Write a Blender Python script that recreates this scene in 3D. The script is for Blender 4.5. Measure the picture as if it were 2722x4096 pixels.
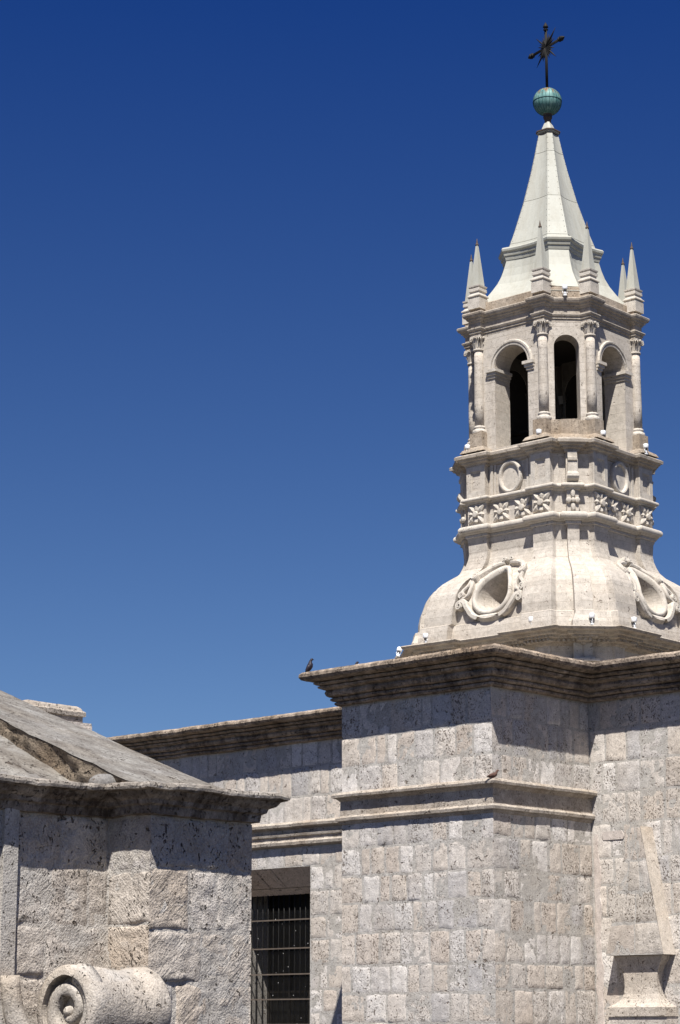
import bpy, math, random
import numpy as np
from mathutils import Vector, Matrix

for o in list(bpy.data.objects):
    bpy.data.objects.remove(o)
SC = bpy.context.scene
COL = SC.collection

# ------------------------------------------------------------------ camera
F, PITCH, PHI, EYE = 8826.4, 0.2307, 0.7565, 1.7
s_, c_ = math.sin(PHI), math.cos(PHI)
cp, sp = math.cos(PITCH), math.sin(PITCH)
rt = Vector((c_, s_, 0)); fw = Vector((-s_ * cp, c_ * cp, sp)); up = Vector((s_ * sp, -c_ * sp, cp))
cam = bpy.data.cameras.new('camera')
cam.sensor_fit = 'HORIZONTAL'; cam.sensor_width = 36.0
cam.lens = 36.0 * F / 2722.0
cam.clip_start = 0.5; cam.clip_end = 6000
co = bpy.data.objects.new('camera', cam); COL.objects.link(co)
M = Matrix((rt, up, -fw)).transposed().to_4x4(); M.translation = Vector((0, 0, EYE))
co.matrix_world = M
SC.camera = co

# ------------------------------------------------------------------ light
SUN_EL, SUN_AZ = math.radians(58.0), math.radians(143.0)      # azimuth clockwise from +Y
world = bpy.data.worlds.new('World'); SC.world = world; world.use_nodes = True
wn = world.node_tree.nodes; wl = world.node_tree.links
bg = wn['Background']; bg.inputs['Strength'].default_value = 0.05
sky = wn.new('ShaderNodeTexSky'); sky.sky_type = 'NISHITA'; sky.sun_disc = False
sky.sun_elevation = SUN_EL; sky.sun_rotation = SUN_AZ
sky.altitude = 2400; sky.air_density = 0.85; sky.dust_density = 0.6; sky.ozone_density = 4.0
hs = wn.new('ShaderNodeHueSaturation')
tcw = wn.new('ShaderNodeTexCoord'); spw = wn.new('ShaderNodeSeparateXYZ'); wl.new(tcw.outputs['Generated'], spw.inputs[0])
for sock, lo, hi in (('Hue', .503, .520), ('Saturation', 1.10, 1.30), ('Value', 0.95, 1.03)):   # by elevation, 6 to 27 degrees
    mr = wn.new('ShaderNodeMapRange'); mr.inputs['From Min'].default_value = .10; mr.inputs['From Max'].default_value = .45
    mr.inputs['To Min'].default_value = lo; mr.inputs['To Max'].default_value = hi
    wl.new(spw.outputs[2], mr.inputs['Value']); wl.new(mr.outputs[0], hs.inputs[sock])
wl.new(sky.outputs[0], hs.inputs['Color']); wl.new(hs.outputs[0], bg.inputs['Color'])
sd = Vector((math.sin(SUN_AZ) * math.cos(SUN_EL), math.cos(SUN_AZ) * math.cos(SUN_EL), math.sin(SUN_EL)))
sun = bpy.data.lights.new('sun', 'SUN'); sun.energy = 5.0; sun.angle = math.radians(0.53); sun.color = (1.0, 0.955, 0.89)
so = bpy.data.objects.new('sun', sun); COL.objects.link(so)
so.rotation_euler = (-sd).to_track_quat('-Z', 'Y').to_euler(); so.location = (20, -20, 60)
vs = SC.view_settings
vs.view_transform = 'Standard'; vs.look = 'None'; vs.gamma = 1.0; vs.use_curve_mapping = False
vs.exposure = 0.75
SC.cycles.use_denoising = True
SC.cycles.max_bounces = 6

# ------------------------------------------------------------------ helpers
rnd = random.Random(7)
def vnoise(P, seed=0):
    """value noise in [-1,1] for an (n,3) array"""
    P = np.asarray(P, float); i = np.floor(P).astype(np.int64); f = P - i; f = f * f * (3 - 2 * f)
    out = np.zeros(len(P))
    for dx in (0, 1):
        for dy in (0, 1):
            for dz in (0, 1):
                h = (i[:, 0] + dx) * 374761393 + (i[:, 1] + dy) * 668265263 + (i[:, 2] + dz) * 2147483647 + seed * 974634533
                h = (h ^ (h >> 13)) * 1274126177; h = (h ^ (h >> 16)) & 0xFFFF
                w = (f[:, 0] if dx else 1 - f[:, 0]) * (f[:, 1] if dy else 1 - f[:, 1]) * (f[:, 2] if dz else 1 - f[:, 2])
                out += w * (h / 32767.5 - 1)
    return out
def fbm(P, seed=0, oct=3):
    P = np.asarray(P, float); a, r = 1.0, np.zeros(len(P))
    for k in range(oct):
        r += a * vnoise(P * (2.03 ** k), seed + k); a *= 0.5
    return r / 1.75

class MB:
    def __init__(s): s.v = []; s.f = []; s.uv = []; s.tone = []; s.sm = []; s.cur = (1, 1, 1); s.smooth = False
    def add(s, vs, fs, uvs=None):
        b = len(s.v); s.v.extend([tuple(p) for p in vs])
        for k, f in enumerate(fs):
            s.f.append(tuple(i + b for i in f))
            s.uv.append(uvs[k] if uvs else None); s.tone.append(s.cur); s.sm.append(s.smooth)
        return b
    def box(s, x0, x1, y0, y1, z0, z1):
        s.add([(x0, y0, z0), (x1, y0, z0), (x1, y1, z0), (x0, y1, z0), (x0, y0, z1), (x1, y0, z1), (x1, y1, z1), (x0, y1, z1)],
              [(0, 3, 2, 1), (4, 5, 6, 7), (0, 1, 5, 4), (1, 2, 6, 5), (2, 3, 7, 6), (3, 0, 4, 7)])
    def loft(s, rings, cap0=True, cap1=True, closed=True):
        """rings: lists of 3-D points, same length; uv = (perimeter, z)"""
        n = len(rings[0]); vs = [p for r in rings for p in r]; fs = []; uvs = []
        ref = max(range(len(rings)), key=lambda q: sum((Vector(rings[q][i]) - Vector(rings[q][i - 1])).length for i in range(n)))
        per = [0.0]
        for i in range(n):
            per.append(per[-1] + (Vector(rings[ref][(i + 1) % n]) - Vector(rings[ref][i])).length)
        acc = [0.0]
        for k in range(1, len(rings)):
            acc.append(acc[-1] + (Vector(rings[k][0]) - Vector(rings[k - 1][0])).length)
        for k in range(len(rings) - 1):
            for i in range(n if closed else n - 1):
                j = (i + 1) % n
                fs.append((k * n + i, k * n + j, (k + 1) * n + j, (k + 1) * n + i))
                uvs.append(((per[i], acc[k]), (per[i + 1], acc[k]), (per[i + 1], acc[k + 1]), (per[i], acc[k + 1])))
        if cap0: fs.append(tuple(range(n - 1, -1, -1))); uvs.append(None)
        if cap1: fs.append(tuple((len(rings) - 1) * n + i for i in range(n))); uvs.append(None)
        s.add(vs, fs, uvs)
    def lathe(s, prof, cx=0, cy=0, n=24, smooth=True, cap=True):
        o = s.smooth; s.smooth = smooth
        s.loft([[(cx + r * math.cos(2 * math.pi * i / n), cy + r * math.sin(2 * math.pi * i / n), z) for i in range(n)] for r, z in prof], cap, cap)
        s.smooth = o
    def tube(s, pts, rad, n=8, up=(0, 0, 1), flat=1.0):
        """swept tube through 3-D pts; rad number or list; flat scales the section along 'up'"""
        P = [Vector(p) for p in pts]; rings = []; o = s.smooth; s.smooth = True
        for i, p in enumerate(P):
            t = (P[min(i + 1, len(P) - 1)] - P[max(i - 1, 0)]).normalized()
            a = Vector(up); a = (a - t * a.dot(t))
            if a.length < 1e-4: a = Vector((1, 0, 0)) - t * t.x
            a.normalize(); b = t.cross(a); r = rad[i] if isinstance(rad, (list, tuple)) else rad
            rings.append([p + b * (r * math.cos(2 * math.pi * k / n)) + a * (r * flat * math.sin(2 * math.pi * k / n)) for k in range(n)])
        s.loft(rings); s.smooth = o
    def band(s, pts, wid, nrm, h0, h1):
        """rectangular strip following pts; nrm = outward direction at each pt; stands from h0 to h1"""
        P = [Vector(p) for p in pts]; rings = []
        for i, p in enumerate(P):
            t = (P[min(i + 1, len(P) - 1)] - P[max(i - 1, 0)]).normalized()
            n = Vector(nrm); b = t.cross(n).normalized(); w = wid[i] if isinstance(wid, (list, tuple)) else wid
            rings.append([p + b * w + n * h0, p + b * w + n * h1 * .7, p + b * w * .6 + n * h1, p - b * w * .6 + n * h1, p - b * w + n * h1 * .7, p - b * w + n * h0])
        s.loft(rings)
    def build(s, name, mat, parent=None, tone=False):
        me = bpy.data.meshes.new(name); off = (0, 0, 0)
        if parent is not None and not parent.get('_local'): off = tuple(world_loc(parent))
        vs = np.array(s.v, float) - np.array(off)
        me.from_pydata(vs.tolist(), [], s.f)
        me.polygons.foreach_set('use_smooth', s.sm)
        if any(u is not None for u in s.uv):
            ul = me.uv_layers.new(name='UVMap'); data = []
            for f, u in zip(s.f, s.uv):
                data.extend([c for q in (u if u else [(0, 0)] * len(f)) for c in q])
            ul.data.foreach_set('uv', data)
        if tone:
            at = me.color_attributes.new('tone', 'FLOAT_COLOR', 'CORNER'); data = []
            for f, t in zip(s.f, s.tone): data.extend(list(t if len(t) == 4 else t + (.45,)) * len(f))
            at.data.foreach_set('color', data)
        me.update(); me.materials.append(mat)
        o = bpy.data.objects.new(name, me); COL.objects.link(o)
        if parent is not None: o.parent = parent
        else: pass
        return o
def world_loc(o):
    v = Vector((0, 0, 0))
    while o is not None:
        v += o.location; o = o.parent
    return v
def tag(o, label=None, cat=None, group=None, kind=None):
    if label: o['label'] = label
    if cat: o['category'] = cat
    if group: o['group'] = group
    if kind: o['kind'] = kind
    return o
def thing(name, label, cat, loc, group=None, rotz=0.0, local=False):
    o = bpy.data.objects.new(name, None); COL.objects.link(o); o.location = loc; o.rotation_euler = (0, 0, rotz)
    o.empty_display_size = .2
    if local: o['_local'] = 1
    return tag(o, label, cat, group)
def copy_tree(o, parent=None):
    c = o.copy(); COL.objects.link(c)
    if parent is not None: c.parent = parent
    for ch in list(o.children): copy_tree(ch, c)
    return c

# ------------------------------------------------------------------ materials
def newmat(name):
    m = bpy.data.materials.new(name); m.use_nodes = True
    nt = m.node_tree; b = nt.nodes['Principled BSDF']; b.inputs['Roughness'].default_value = .9
    b.inputs['Specular IOR Level'].default_value = .25
    return m, nt, b
def nd(nt, t, **k):
    n = nt.nodes.new('ShaderNode' + t)
    for a, v in k.items():
        if a in n.inputs.keys() if hasattr(n.inputs, 'keys') else False: n.inputs[a].default_value = v
        else: setattr(n, a, v)
    return n
def ramp(nt, src, p0, p1, c0=(0, 0, 0, 1), c1=(1, 1, 1, 1)):
    r = nt.nodes.new('ShaderNodeValToRGB'); r.color_ramp.elements[0].position = p0; r.color_ramp.elements[1].position = p1
    r.color_ramp.elements[0].color = c0; r.color_ramp.elements[1].color = c1
    nt.links.new(src, r.inputs[0]); return r.outputs[0]
def mix(nt, fac, a, b, mode='MIX'):
    m = nt.nodes.new('ShaderNodeMix'); m.data_type = 'RGBA'; m.blend_type = mode
    for sock, val in ((m.inputs[0], fac), (m.inputs[6], a), (m.inputs[7], b)):
        if isinstance(val, (int, float)): sock.default_value = val
        elif isinstance(val, tuple): sock.default_value = val if len(val) == 4 else val + (1,)
        else: nt.links.new(val, sock)
    return m.outputs[2]
def math_(nt, op, a, b=None, clamp=False):
    m = nt.nodes.new('ShaderNodeMath'); m.operation = op; m.use_clamp = clamp
    for i, val in enumerate((a, b)):
        if val is None: continue
        if isinstance(val, (int, float)): m.inputs[i].default_value = val
        else: nt.links.new(val, m.inputs[i])
    return m.outputs[0]
def noise(nt, vec, scale, detail=3, rough=.55):
    n = nt.nodes.new('ShaderNodeTexNoise'); n.inputs['Scale'].default_value = scale; n.inputs['Detail'].default_value = detail
    n.inputs['Roughness'].default_value = rough; nt.links.new(vec, n.inputs['Vector']); return n.outputs['Fac']
def scaled(nt, vec, sx, sy, sz):
    m = nt.nodes.new('ShaderNodeMapping'); m.inputs['Scale'].default_value = (sx, sy, sz); nt.links.new(vec, m.inputs['Vector']); return m.outputs[0]
def pits(nt, vec, scale, amount, chr_=None):
    """ragged holes in tuff: thresholded noise, dense in some patches and sparse in others"""
    n = nt.nodes.new('ShaderNodeTexNoise'); n.inputs['Scale'].default_value = scale; n.inputs['Detail'].default_value = 2.5; n.inputs['Roughness'].default_value = .6
    n.inputs['Distortion'].default_value = .6; nt.links.new(vec, n.inputs['Vector'])
    where = noise(nt, vec, scale * .13, 2)
    v = math_(nt, 'ADD', n.outputs['Fac'], math_(nt, 'MULTIPLY', math_(nt, 'SUBTRACT', where, .5), .30))
    if chr_ is not None: v = math_(nt, 'ADD', v, math_(nt, 'MULTIPLY', math_(nt, 'SUBTRACT', chr_, .5), .11))
    return math_(nt, 'MULTIPLY', math_(nt, 'SUBTRACT', v, .665 - .05 * amount), 16.0, True)

def stone(name, base=(.5, .47, .43), use_tone=False, pit=1.0, grime=0.0, ochre=.35, bump=1.0, brick=None, grain=1.0, streak=0.0, patch=0.0, chisel=.5):
    m, nt, b = newmat(name); L = nt.links
    tc = nt.nodes.new('ShaderNodeTexCoord'); vec = tc.outputs['Object']
    if use_tone:
        at = nt.nodes.new('ShaderNodeAttribute'); at.attribute_name = 'tone'; col = at.outputs['Color']; chr_ = at.outputs['Alpha']
    else:
        rgb = nt.nodes.new('ShaderNodeRGB'); rgb.outputs[0].default_value = base + (1,); col = rgb.outputs[0]; chr_ = None
    n1 = noise(nt, vec, .9, 4); n2 = noise(nt, vec, 7, 5, .6); n3 = noise(nt, vec, 45, 3, .6)
    col = mix(nt, math_(nt, 'MULTIPLY', ramp(nt, n1, .45, .7), ochre), col, (.80, .70, .58), 'MULTIPLY')
    col = mix(nt, 1.0, col, ramp(nt, n2, .3, .72, (.80, .79, .78, 1), (1.12, 1.11, 1.10, 1)), 'MULTIPLY')
    col = mix(nt, grain, col, ramp(nt, n3, .3, .7, (.70, .69, .68, 1), (1.18, 1.18, 1.18, 1)), 'MULTIPLY')
    if patch:
        npz = noise(nt, scaled(nt, vec, 1.3, 1.3, 2.2), 1.0, 5, .62)
        col = mix(nt, math_(nt, 'MULTIPLY', ramp(nt, npz, .56, .62), patch), col, (.36, .36, .36))
    height = math_(nt, 'ADD', math_(nt, 'MULTIPLY', n2, .5), math_(nt, 'MULTIPLY', n3, .35))
    if use_tone:      # chisel marks, slanting one way or the other from block to block
        sx = nt.nodes.new('ShaderNodeSeparateXYZ'); L.new(vec, sx.inputs[0]); u = math_(nt, 'ADD', sx.outputs[0], sx.outputs[1])
        pl_, mi_ = math_(nt, 'ADD', u, sx.outputs[2]), math_(nt, 'SUBTRACT', u, sx.outputs[2])
        def marks(a, b_):
            cx = nt.nodes.new('ShaderNodeCombineXYZ'); L.new(math_(nt, 'MULTIPLY', a, 5.0), cx.inputs[0]); L.new(math_(nt, 'MULTIPLY', b_, 26.0), cx.inputs[1])
            return noise(nt, cx.outputs[0], 1.0, 3, .6)
        sel = math_(nt, 'GREATER_THAN', chr_, .55)
        mk = mix(nt, sel, marks(pl_, mi_), marks(mi_, pl_))
        height = math_(nt, 'ADD', height, math_(nt, 'MULTIPLY', math_(nt, 'MULTIPLY', mk, ramp(nt, noise(nt, vec, 2.6, 3), .42, .62)), chisel))
    if brick:
        uvn = nt.nodes.new('ShaderNodeUVMap'); uvn.uv_map = 'UVMap'
        br = nt.nodes.new('ShaderNodeTexBrick'); br.inputs['Scale'].default_value = 1.0
        br.inputs['Brick Width'].default_value = brick[0]; br.inputs['Row Height'].default_value = brick[1]
        br.inputs['Mortar Size'].default_value = .009; br.inputs['Mortar Smooth'].default_value = .3; br.inputs['Bias'].default_value = 0
        br.inputs['Color1'].default_value = (1.02, 1.01, 1.0, 1); br.inputs['Color2'].default_value = (.90, .885, .865, 1); br.inputs['Mortar'].default_value = (.80, .77, .73, 1)
        L.new(uvn.outputs[0], br.inputs['Vector'])
        col = mix(nt, brick[2], col, br.outputs['Color'], 'MULTIPLY')
        height = math_(nt, 'SUBTRACT', height, math_(nt, 'MULTIPLY', br.outputs['Fac'], .5))
    if pit:
        p1 = pits(nt, scaled(nt, vec, 1, 1, .8), 30, pit * 1.1, chr_); p2 = pits(nt, vec, 9.5, pit * .5 - .55)
        pm = math_(nt, 'MAXIMUM', p1, p2)
        col = mix(nt, math_(nt, 'MULTIPLY', pm, .78), col, (.10, .073, .053))
        height = math_(nt, 'SUBTRACT', height, math_(nt, 'MULTIPLY', pm, 1.3))
    if grime:
        g1 = noise(nt, scaled(nt, vec, 2.6, 2.6, .9), 1.0, 6, .65); g2 = noise(nt, vec, 11, 4, .65)
        gm = math_(nt, 'ADD', math_(nt, 'MULTIPLY', g1, .65), math_(nt, 'MULTIPLY', g2, .35))
        col = mix(nt, math_(nt, 'MULTIPLY', ramp(nt, gm, .40, .60), grime), col, (.060, .045, .035))
    if streak:
        s1 = noise(nt, scaled(nt, vec, 7, 7, .35), 1.0, 4, .6)
        col = mix(nt, math_(nt, 'MULTIPLY', ramp(nt, s1, .52, .72), streak), col, (.16, .13, .10))
    L.new(col, b.inputs['Base Color'])
    bp = nt.nodes.new('ShaderNodeBump'); bp.inputs['Strength'].default_value = .75 * bump; bp.inputs['Distance'].default_value = .03
    L.new(height, bp.inputs['Height']); L.new(bp.outputs[0], b.inputs['Normal'])
    return m

M_BLOCK = stone('sillar_blocks', use_tone=True, pit=1.0, ochre=.3)
M_GATE = stone('gatehouse_blocks', use_tone=True, pit=.0001, ochre=.5, bump=2.2, patch=.25, chisel=.55, grime=.22)
M_SCROLL = stone('carved_scroll_stone', use_tone=True, pit=.3, ochre=.6, bump=1.6, patch=.3, chisel=.0, grime=.2)
M_CORN = stone('weathered_cornice', (.47, .39, .31), pit=1.0, grime=.85, ochre=.8, streak=.6, bump=1.6)
M_STRING = stone('string_course_stone', (.50, .45, .39), pit=.9, grime=.35, ochre=.6, bump=1.2)
M_GCORN = stone('gatehouse_cornice_stone', (.36, .33, .30), pit=.8, grime=1.0, ochre=.5, streak=.75, bump=1.6)
M_TOWER = stone('tower_stone', (.52, .485, .435), pit=.45, ochre=.2, bump=.55, brick=(.62, .27, .8), grain=.6)
M_TRIM = stone('tower_trim_stone', (.535, .50, .445), pit=.45, ochre=.2, bump=.45, grain=.5, grime=.05)
M_TWEATH = stone('tower_worn_stone', (.43, .37, .30), pit=.8, ochre=.7, bump=1.0, grime=.35)
M_TCORN = stone('tower_cornice_stone', (.48, .435, .375), pit=.6, ochre=.5, bump=.8, grime=.32)
M_ROOF = stone('mortar_roof', (.275, .268, .25), pit=.6, ochre=.45, bump=1.6, grime=.55, grain=1.0, patch=.3)
M_RUBBLE = stone('rubble_core', (.27, .23, .18), pit=.9, ochre=.8, bump=2.4, grime=.65)
M_GLIP = stone('sunlit_edge', (.43, .40, .36), pit=.9, grime=.45, ochre=.5, bump=1.5)  # paler eave lip: its sunlit line is put into the colour
M_ROCK = stone('grey_rock', (.21, .205, .20), pit=.3, ochre=.2, bump=.8)
M_SOFFIT = stone('lintel_stone', (.60, .48, .36), pit=.6, ochre=.7, bump=.8)
M_PATCH = stone('pink_mortar', (.54, .49, .455), pit=.2, ochre=.4, bump=.6)
M_PLASTER = stone('plaster_band', (.525, .475, .415), pit=.5, ochre=.6, bump=.6)

def plain(name, col, rough=.6, metal=0.0, var=.2, scale=6):
    m, nt, b = newmat(name); tc = nt.nodes.new('ShaderNodeTexCoord')
    n = noise(nt, tc.outputs['Object'], scale, 4)
    c = mix(nt, 1.0, col, ramp(nt, n, .3, .7, (1 - var,) * 3 + (1,), (1 + var,) * 3 + (1,)), 'MULTIPLY')
    nt.links.new(c, b.inputs['Base Color']); b.inputs['Roughness'].default_value = rough; b.inputs['Metallic'].default_value = metal
    return m
M_IRON = plain('black_iron', (.010, .0095, .009), .7, .0)
M_RUST = plain('rusty_iron', (.10, .075, .06), .8, .2)
M_RUST2 = plain('dusty_iron', (.11, .088, .07), .9)
M_SEAM = plain('grey_seam', (.24, .235, .20), .8)
M_LAMP = plain('white_lamp_paint', (.80, .82, .84), .35, 0, .04)
M_LAMPD = plain('dark_lamp_metal', (.06, .06, .065), .5, .3)
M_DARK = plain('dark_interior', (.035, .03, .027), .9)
M_PLASTER_SHADE = plain('belfry_shaded_plaster', (.16, .145, .125), .95)  # plaster darkened so the shade inside the belfry is in its colour
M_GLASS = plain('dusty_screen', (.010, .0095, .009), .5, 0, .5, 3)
def mesh_mat():
    m, nt, b = newmat('fine_wire_mesh'); tc = nt.nodes.new('ShaderNodeTexCoord'); v = tc.outputs['Object']
    vo = nt.nodes.new('ShaderNodeTexVoronoi'); vo.inputs['Scale'].default_value = 5.5; nt.links.new(v, vo.inputs['Vector'])
    dot = math_(nt, 'LESS_THAN', vo.outputs['Distance'], .05)
    wv = nt.nodes.new('ShaderNodeTexWave'); wv.bands_direction = 'Z'; wv.inputs['Scale'].default_value = 14; nt.links.new(v, wv.inputs['Vector'])
    nt.links.new(mix(nt, dot, (.007, .0065, .006), (.6, .59, .57)), b.inputs['Base Color'])
    a = math_(nt, 'MAXIMUM', math_(nt, 'MULTIPLY_ADD', wv.outputs['Fac'], .16), dot); a.node.inputs[0].links[0].from_node.inputs[2].default_value = .10
    nt.links.new(a, b.inputs['Alpha']); b.inputs['Roughness'].default_value = .9
    return m
M_MESH = mesh_mat()
M_WOOD = plain('dark_boards', (.03, .025, .02), .9)
M_PIG = plain('dark_plumage', (.022, .018, .026), .5, 0, .5, 30)
M_PIGB = plain('brown_plumage', (.10, .055, .042), .8, 0, .4, 30)
M_PIGW = plain('pale_feathers', (.55, .52, .48), .8, 0, .3, 40)
M_LEG = plain('pink_legs', (.35, .12, .10), .7)
M_GROUND = stone('street_paving', (.065, .056, .048), pit=.3, ochre=.3)
M_FLATROOF = stone('church_roof', (.22, .205, .185), pit=.3, ochre=.4)

# painted sheet metal of the spire
def spire_mat():
    m, nt, b = newmat('spire_sheet_metal'); tc = nt.nodes.new('ShaderNodeTexCoord'); v = tc.outputs['Object']
    n1 = noise(nt, scaled(nt, v, 3, 3, .5), 1, 4); n2 = noise(nt, v, 14, 4)
    c = mix(nt, ramp(nt, n1, .45, .75), (.405, .406, .36), (.35, .34, .29))
    c = mix(nt, .5, c, ramp(nt, n2, .3, .7, (.9, .9, .9, 1), (1.06, 1.06, 1.06, 1)), 'MULTIPLY')
    s1 = noise(nt, scaled(nt, v, 9, 9, .4), 1, 4, .65)
    c = mix(nt, math_(nt, 'MULTIPLY', ramp(nt, s1, .56, .76), .4), c, (.27, .25, .19))
    nt.links.new(c, b.inputs['Base Color']); b.inputs['Roughness'].default_value = .55
    bp = nt.nodes.new('ShaderNodeBump'); bp.inputs['Strength'].default_value = .25; bp.inputs['Distance'].default_value = .02
    nt.links.new(n1, bp.inputs['Height']); nt.links.new(bp.outputs[0], b.inputs['Normal'])
    return m
M_SPIRE = spire_mat()
def copper_mat():
    m, nt, b = newmat('verdigris_copper'); tc = nt.nodes.new('ShaderNodeTexCoord'); v = tc.outputs['Object']
    sep = nt.nodes.new('ShaderNodeSeparateXYZ'); nt.links.new(v, sep.inputs[0])
    n1 = noise(nt, scaled(nt, v, 9, 9, 1.5), 1, 5, .65); n2 = noise(nt, v, 5, 4)
    c = mix(nt, ramp(nt, n2, .35, .7), (.07, .175, .175), (.21, .36, .335))
    c = mix(nt, ramp(nt, n1, .55, .7), c, (.03, .13, .13))
    top = math_(nt, 'MULTIPLY_ADD', sep.outputs[2], 7.0); top.node.inputs[2].default_value = -208.4
    r = math_(nt, 'MULTIPLY', ramp(nt, n1, .47, .56), math_(nt, 'MINIMUM', math_(nt, 'MAXIMUM', top, 0.0), 1.0))
    c = mix(nt, r, c, (.23, .11, .04))
    nt.links.new(c, b.inputs['Base Color']); b.inputs['Roughness'].default_value = .6; b.inputs['Metallic'].default_value = .15
    bp = nt.nodes.new('ShaderNodeBump'); bp.inputs['Strength'].default_value = .3; bp.inputs['Distance'].default_value = .02
    nt.links.new(n1, bp.inputs['Height']); nt.links.new(bp.outputs[0], b.inputs['Normal'])
    return m
M_COPPER = copper_mat()

# ------------------------------------------------------------------ masonry
PAL = [((.575, .525, .47), 5), ((.595, .558, .515), 4), ((.66, .635, .605), 3.2), ((.48, .465, .455), 2.0), ((.555, .50, .445), 2.2), ((.545, .52, .495), 3)]
def pick(r, pal):
    t = r.random() * sum(w for _, w in pal)
    for c, w in pal:
        t -= w
        if t <= 0: break
    k = r.uniform(.93, 1.06)
    return tuple(x * k for x in c)
def masonry(mb, o, ud, nd_, U0, U1, Z0, Z1, ch, bw, seed, holes=(), rough=.008, relief=.0055, gap=.040, flush=(False, False), pal=PAL, cell=.055, zcuts=(), zdir=(0, 0, 1.)):
    r = random.Random(seed); O = np.array(o, float); UD = np.array(ud, float); ND = np.array(nd_, float); ZD = np.array(zdir)
    cuts = sorted(set([Z0, Z1] + [z for h in holes for z in h[2:4] if Z0 < z < Z1] + [z for z in zcuts if Z0 < z < Z1]))
    zs = []
    for a, b in zip(cuts[:-1], cuts[1:]):
        n = max(1, round((b - a) / ch)); e = [a + (b - a) * (k + (r.uniform(-.09, .09) if 0 < k < n else 0)) / n for k in range(n)]
        zs += e
    zs.append(cuts[-1])
    for a, b in zip(zs[:-1], zs[1:]):
        spans = [(U0, U1)]
        for h in holes:
            if h[2] < b - 1e-4 and h[3] > a + 1e-4:
                ns = []
                for p, q in spans:
                    if h[1] <= p or h[0] >= q: ns.append((p, q)); continue
                    if h[0] > p: ns.append((p, h[0]))
                    if h[1] < q: ns.append((h[1], q))
                spans = ns
        for p, q in spans:
            us = [p]
            while us[-1] < q - .2:
                w = bw * r.choice((.62, .8, .95, 1.05, 1.2, 1.35)) * r.uniform(.92, 1.08)
                if q - (us[-1] + w) < bw * .4: w = q - us[-1]
                us.append(us[-1] + w)
            us[-1] = q
            for k, (ua, ub) in enumerate(zip(us[:-1], us[1:])):
                fl = flush[0] and k == 0 and abs(p - U0) < 1e-6; fr = flush[1] and k == len(us) - 2 and abs(q - U1) < 1e-6
                g0 = 0 if fl else gap * r.uniform(.2, .95); g1 = 0 if fr else gap * r.uniform(.2, .95)
                gz = gap * r.uniform(.25, .85)
                mb.cur = pick(r, pal) + (r.random(),)
                nx = max(4, int((ub - ua) / cell)); nz = max(4, int((b - a) / cell))
                xs = np.linspace(ua + g0, ub - g1, nx + 1); zz = np.linspace(a + gz, b - gz, nz + 1)
                ex = min(.024, (ub - ua) * .12)
                xs[1] = xs[0] + ex; xs[-2] = xs[-1] - ex; zz[1] = zz[0] + ex; zz[-2] = zz[-1] - ex
                X, Zg = np.meshgrid(xs, zz); shp = X.shape
                X = X.ravel(); Zg = Zg.ravel(); Pn = np.stack([X, Zg, np.full_like(X, seed * 1.7)], 1)
                ii = np.tile(np.arange(shp[1]), shp[0]); jj = np.repeat(np.arange(shp[0]), shp[1])
                rl = relief * r.choice((.2, .45, .7, 1.0, 1.4)); d = rl + rough * fbm(Pn * 9, seed, 3) + rough * .9 * vnoise(Pn * 2.2, seed + 5)
                edge = np.zeros(len(X), bool)
                if not fl: edge |= ii == 0
                if not fr: edge |= ii == shp[1] - 1
                edge |= (jj == 0) | (jj == shp[0] - 1)
                d[edge] = np.minimum(d[edge], .001) - .002
                if fl: d[ii == 0] = relief * .8
                if fr: d[ii == shp[1] - 1] = relief * .8
                wob = .017 * vnoise(Pn * 7 + 31, seed + 9); wob2 = .019 * vnoise(Pn * 7 + 77, seed + 11)
                kx = np.ones(len(X))
                if fl: kx[ii == 0] = 0
                if fr: kx[ii == shp[1] - 1] = 0
                if flush[0] and fl: X[ii == 0] = ua - (relief * .8)
                if flush[1] and fr: X[ii == shp[1] - 1] = ub + (relief * .8)
                Xw = X + wob * kx; Zw = Zg + wob2
                V = O + Xw[:, None] * UD + Zw[:, None] * ZD + d[:, None] * ND
                fs = []; w = shp[1]
                for j in range(shp[0] - 1):
                    for i in range(w - 1):
                        fs.append((j * w + i, j * w + i + 1, (j + 1) * w + i + 1, (j + 1) * w + i))
                mb.smooth = True; mb.add(V.tolist(), fs); mb.smooth = False
    mb.cur = (1, 1, 1)
MORTAR = (.455, .438, .41)

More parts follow.
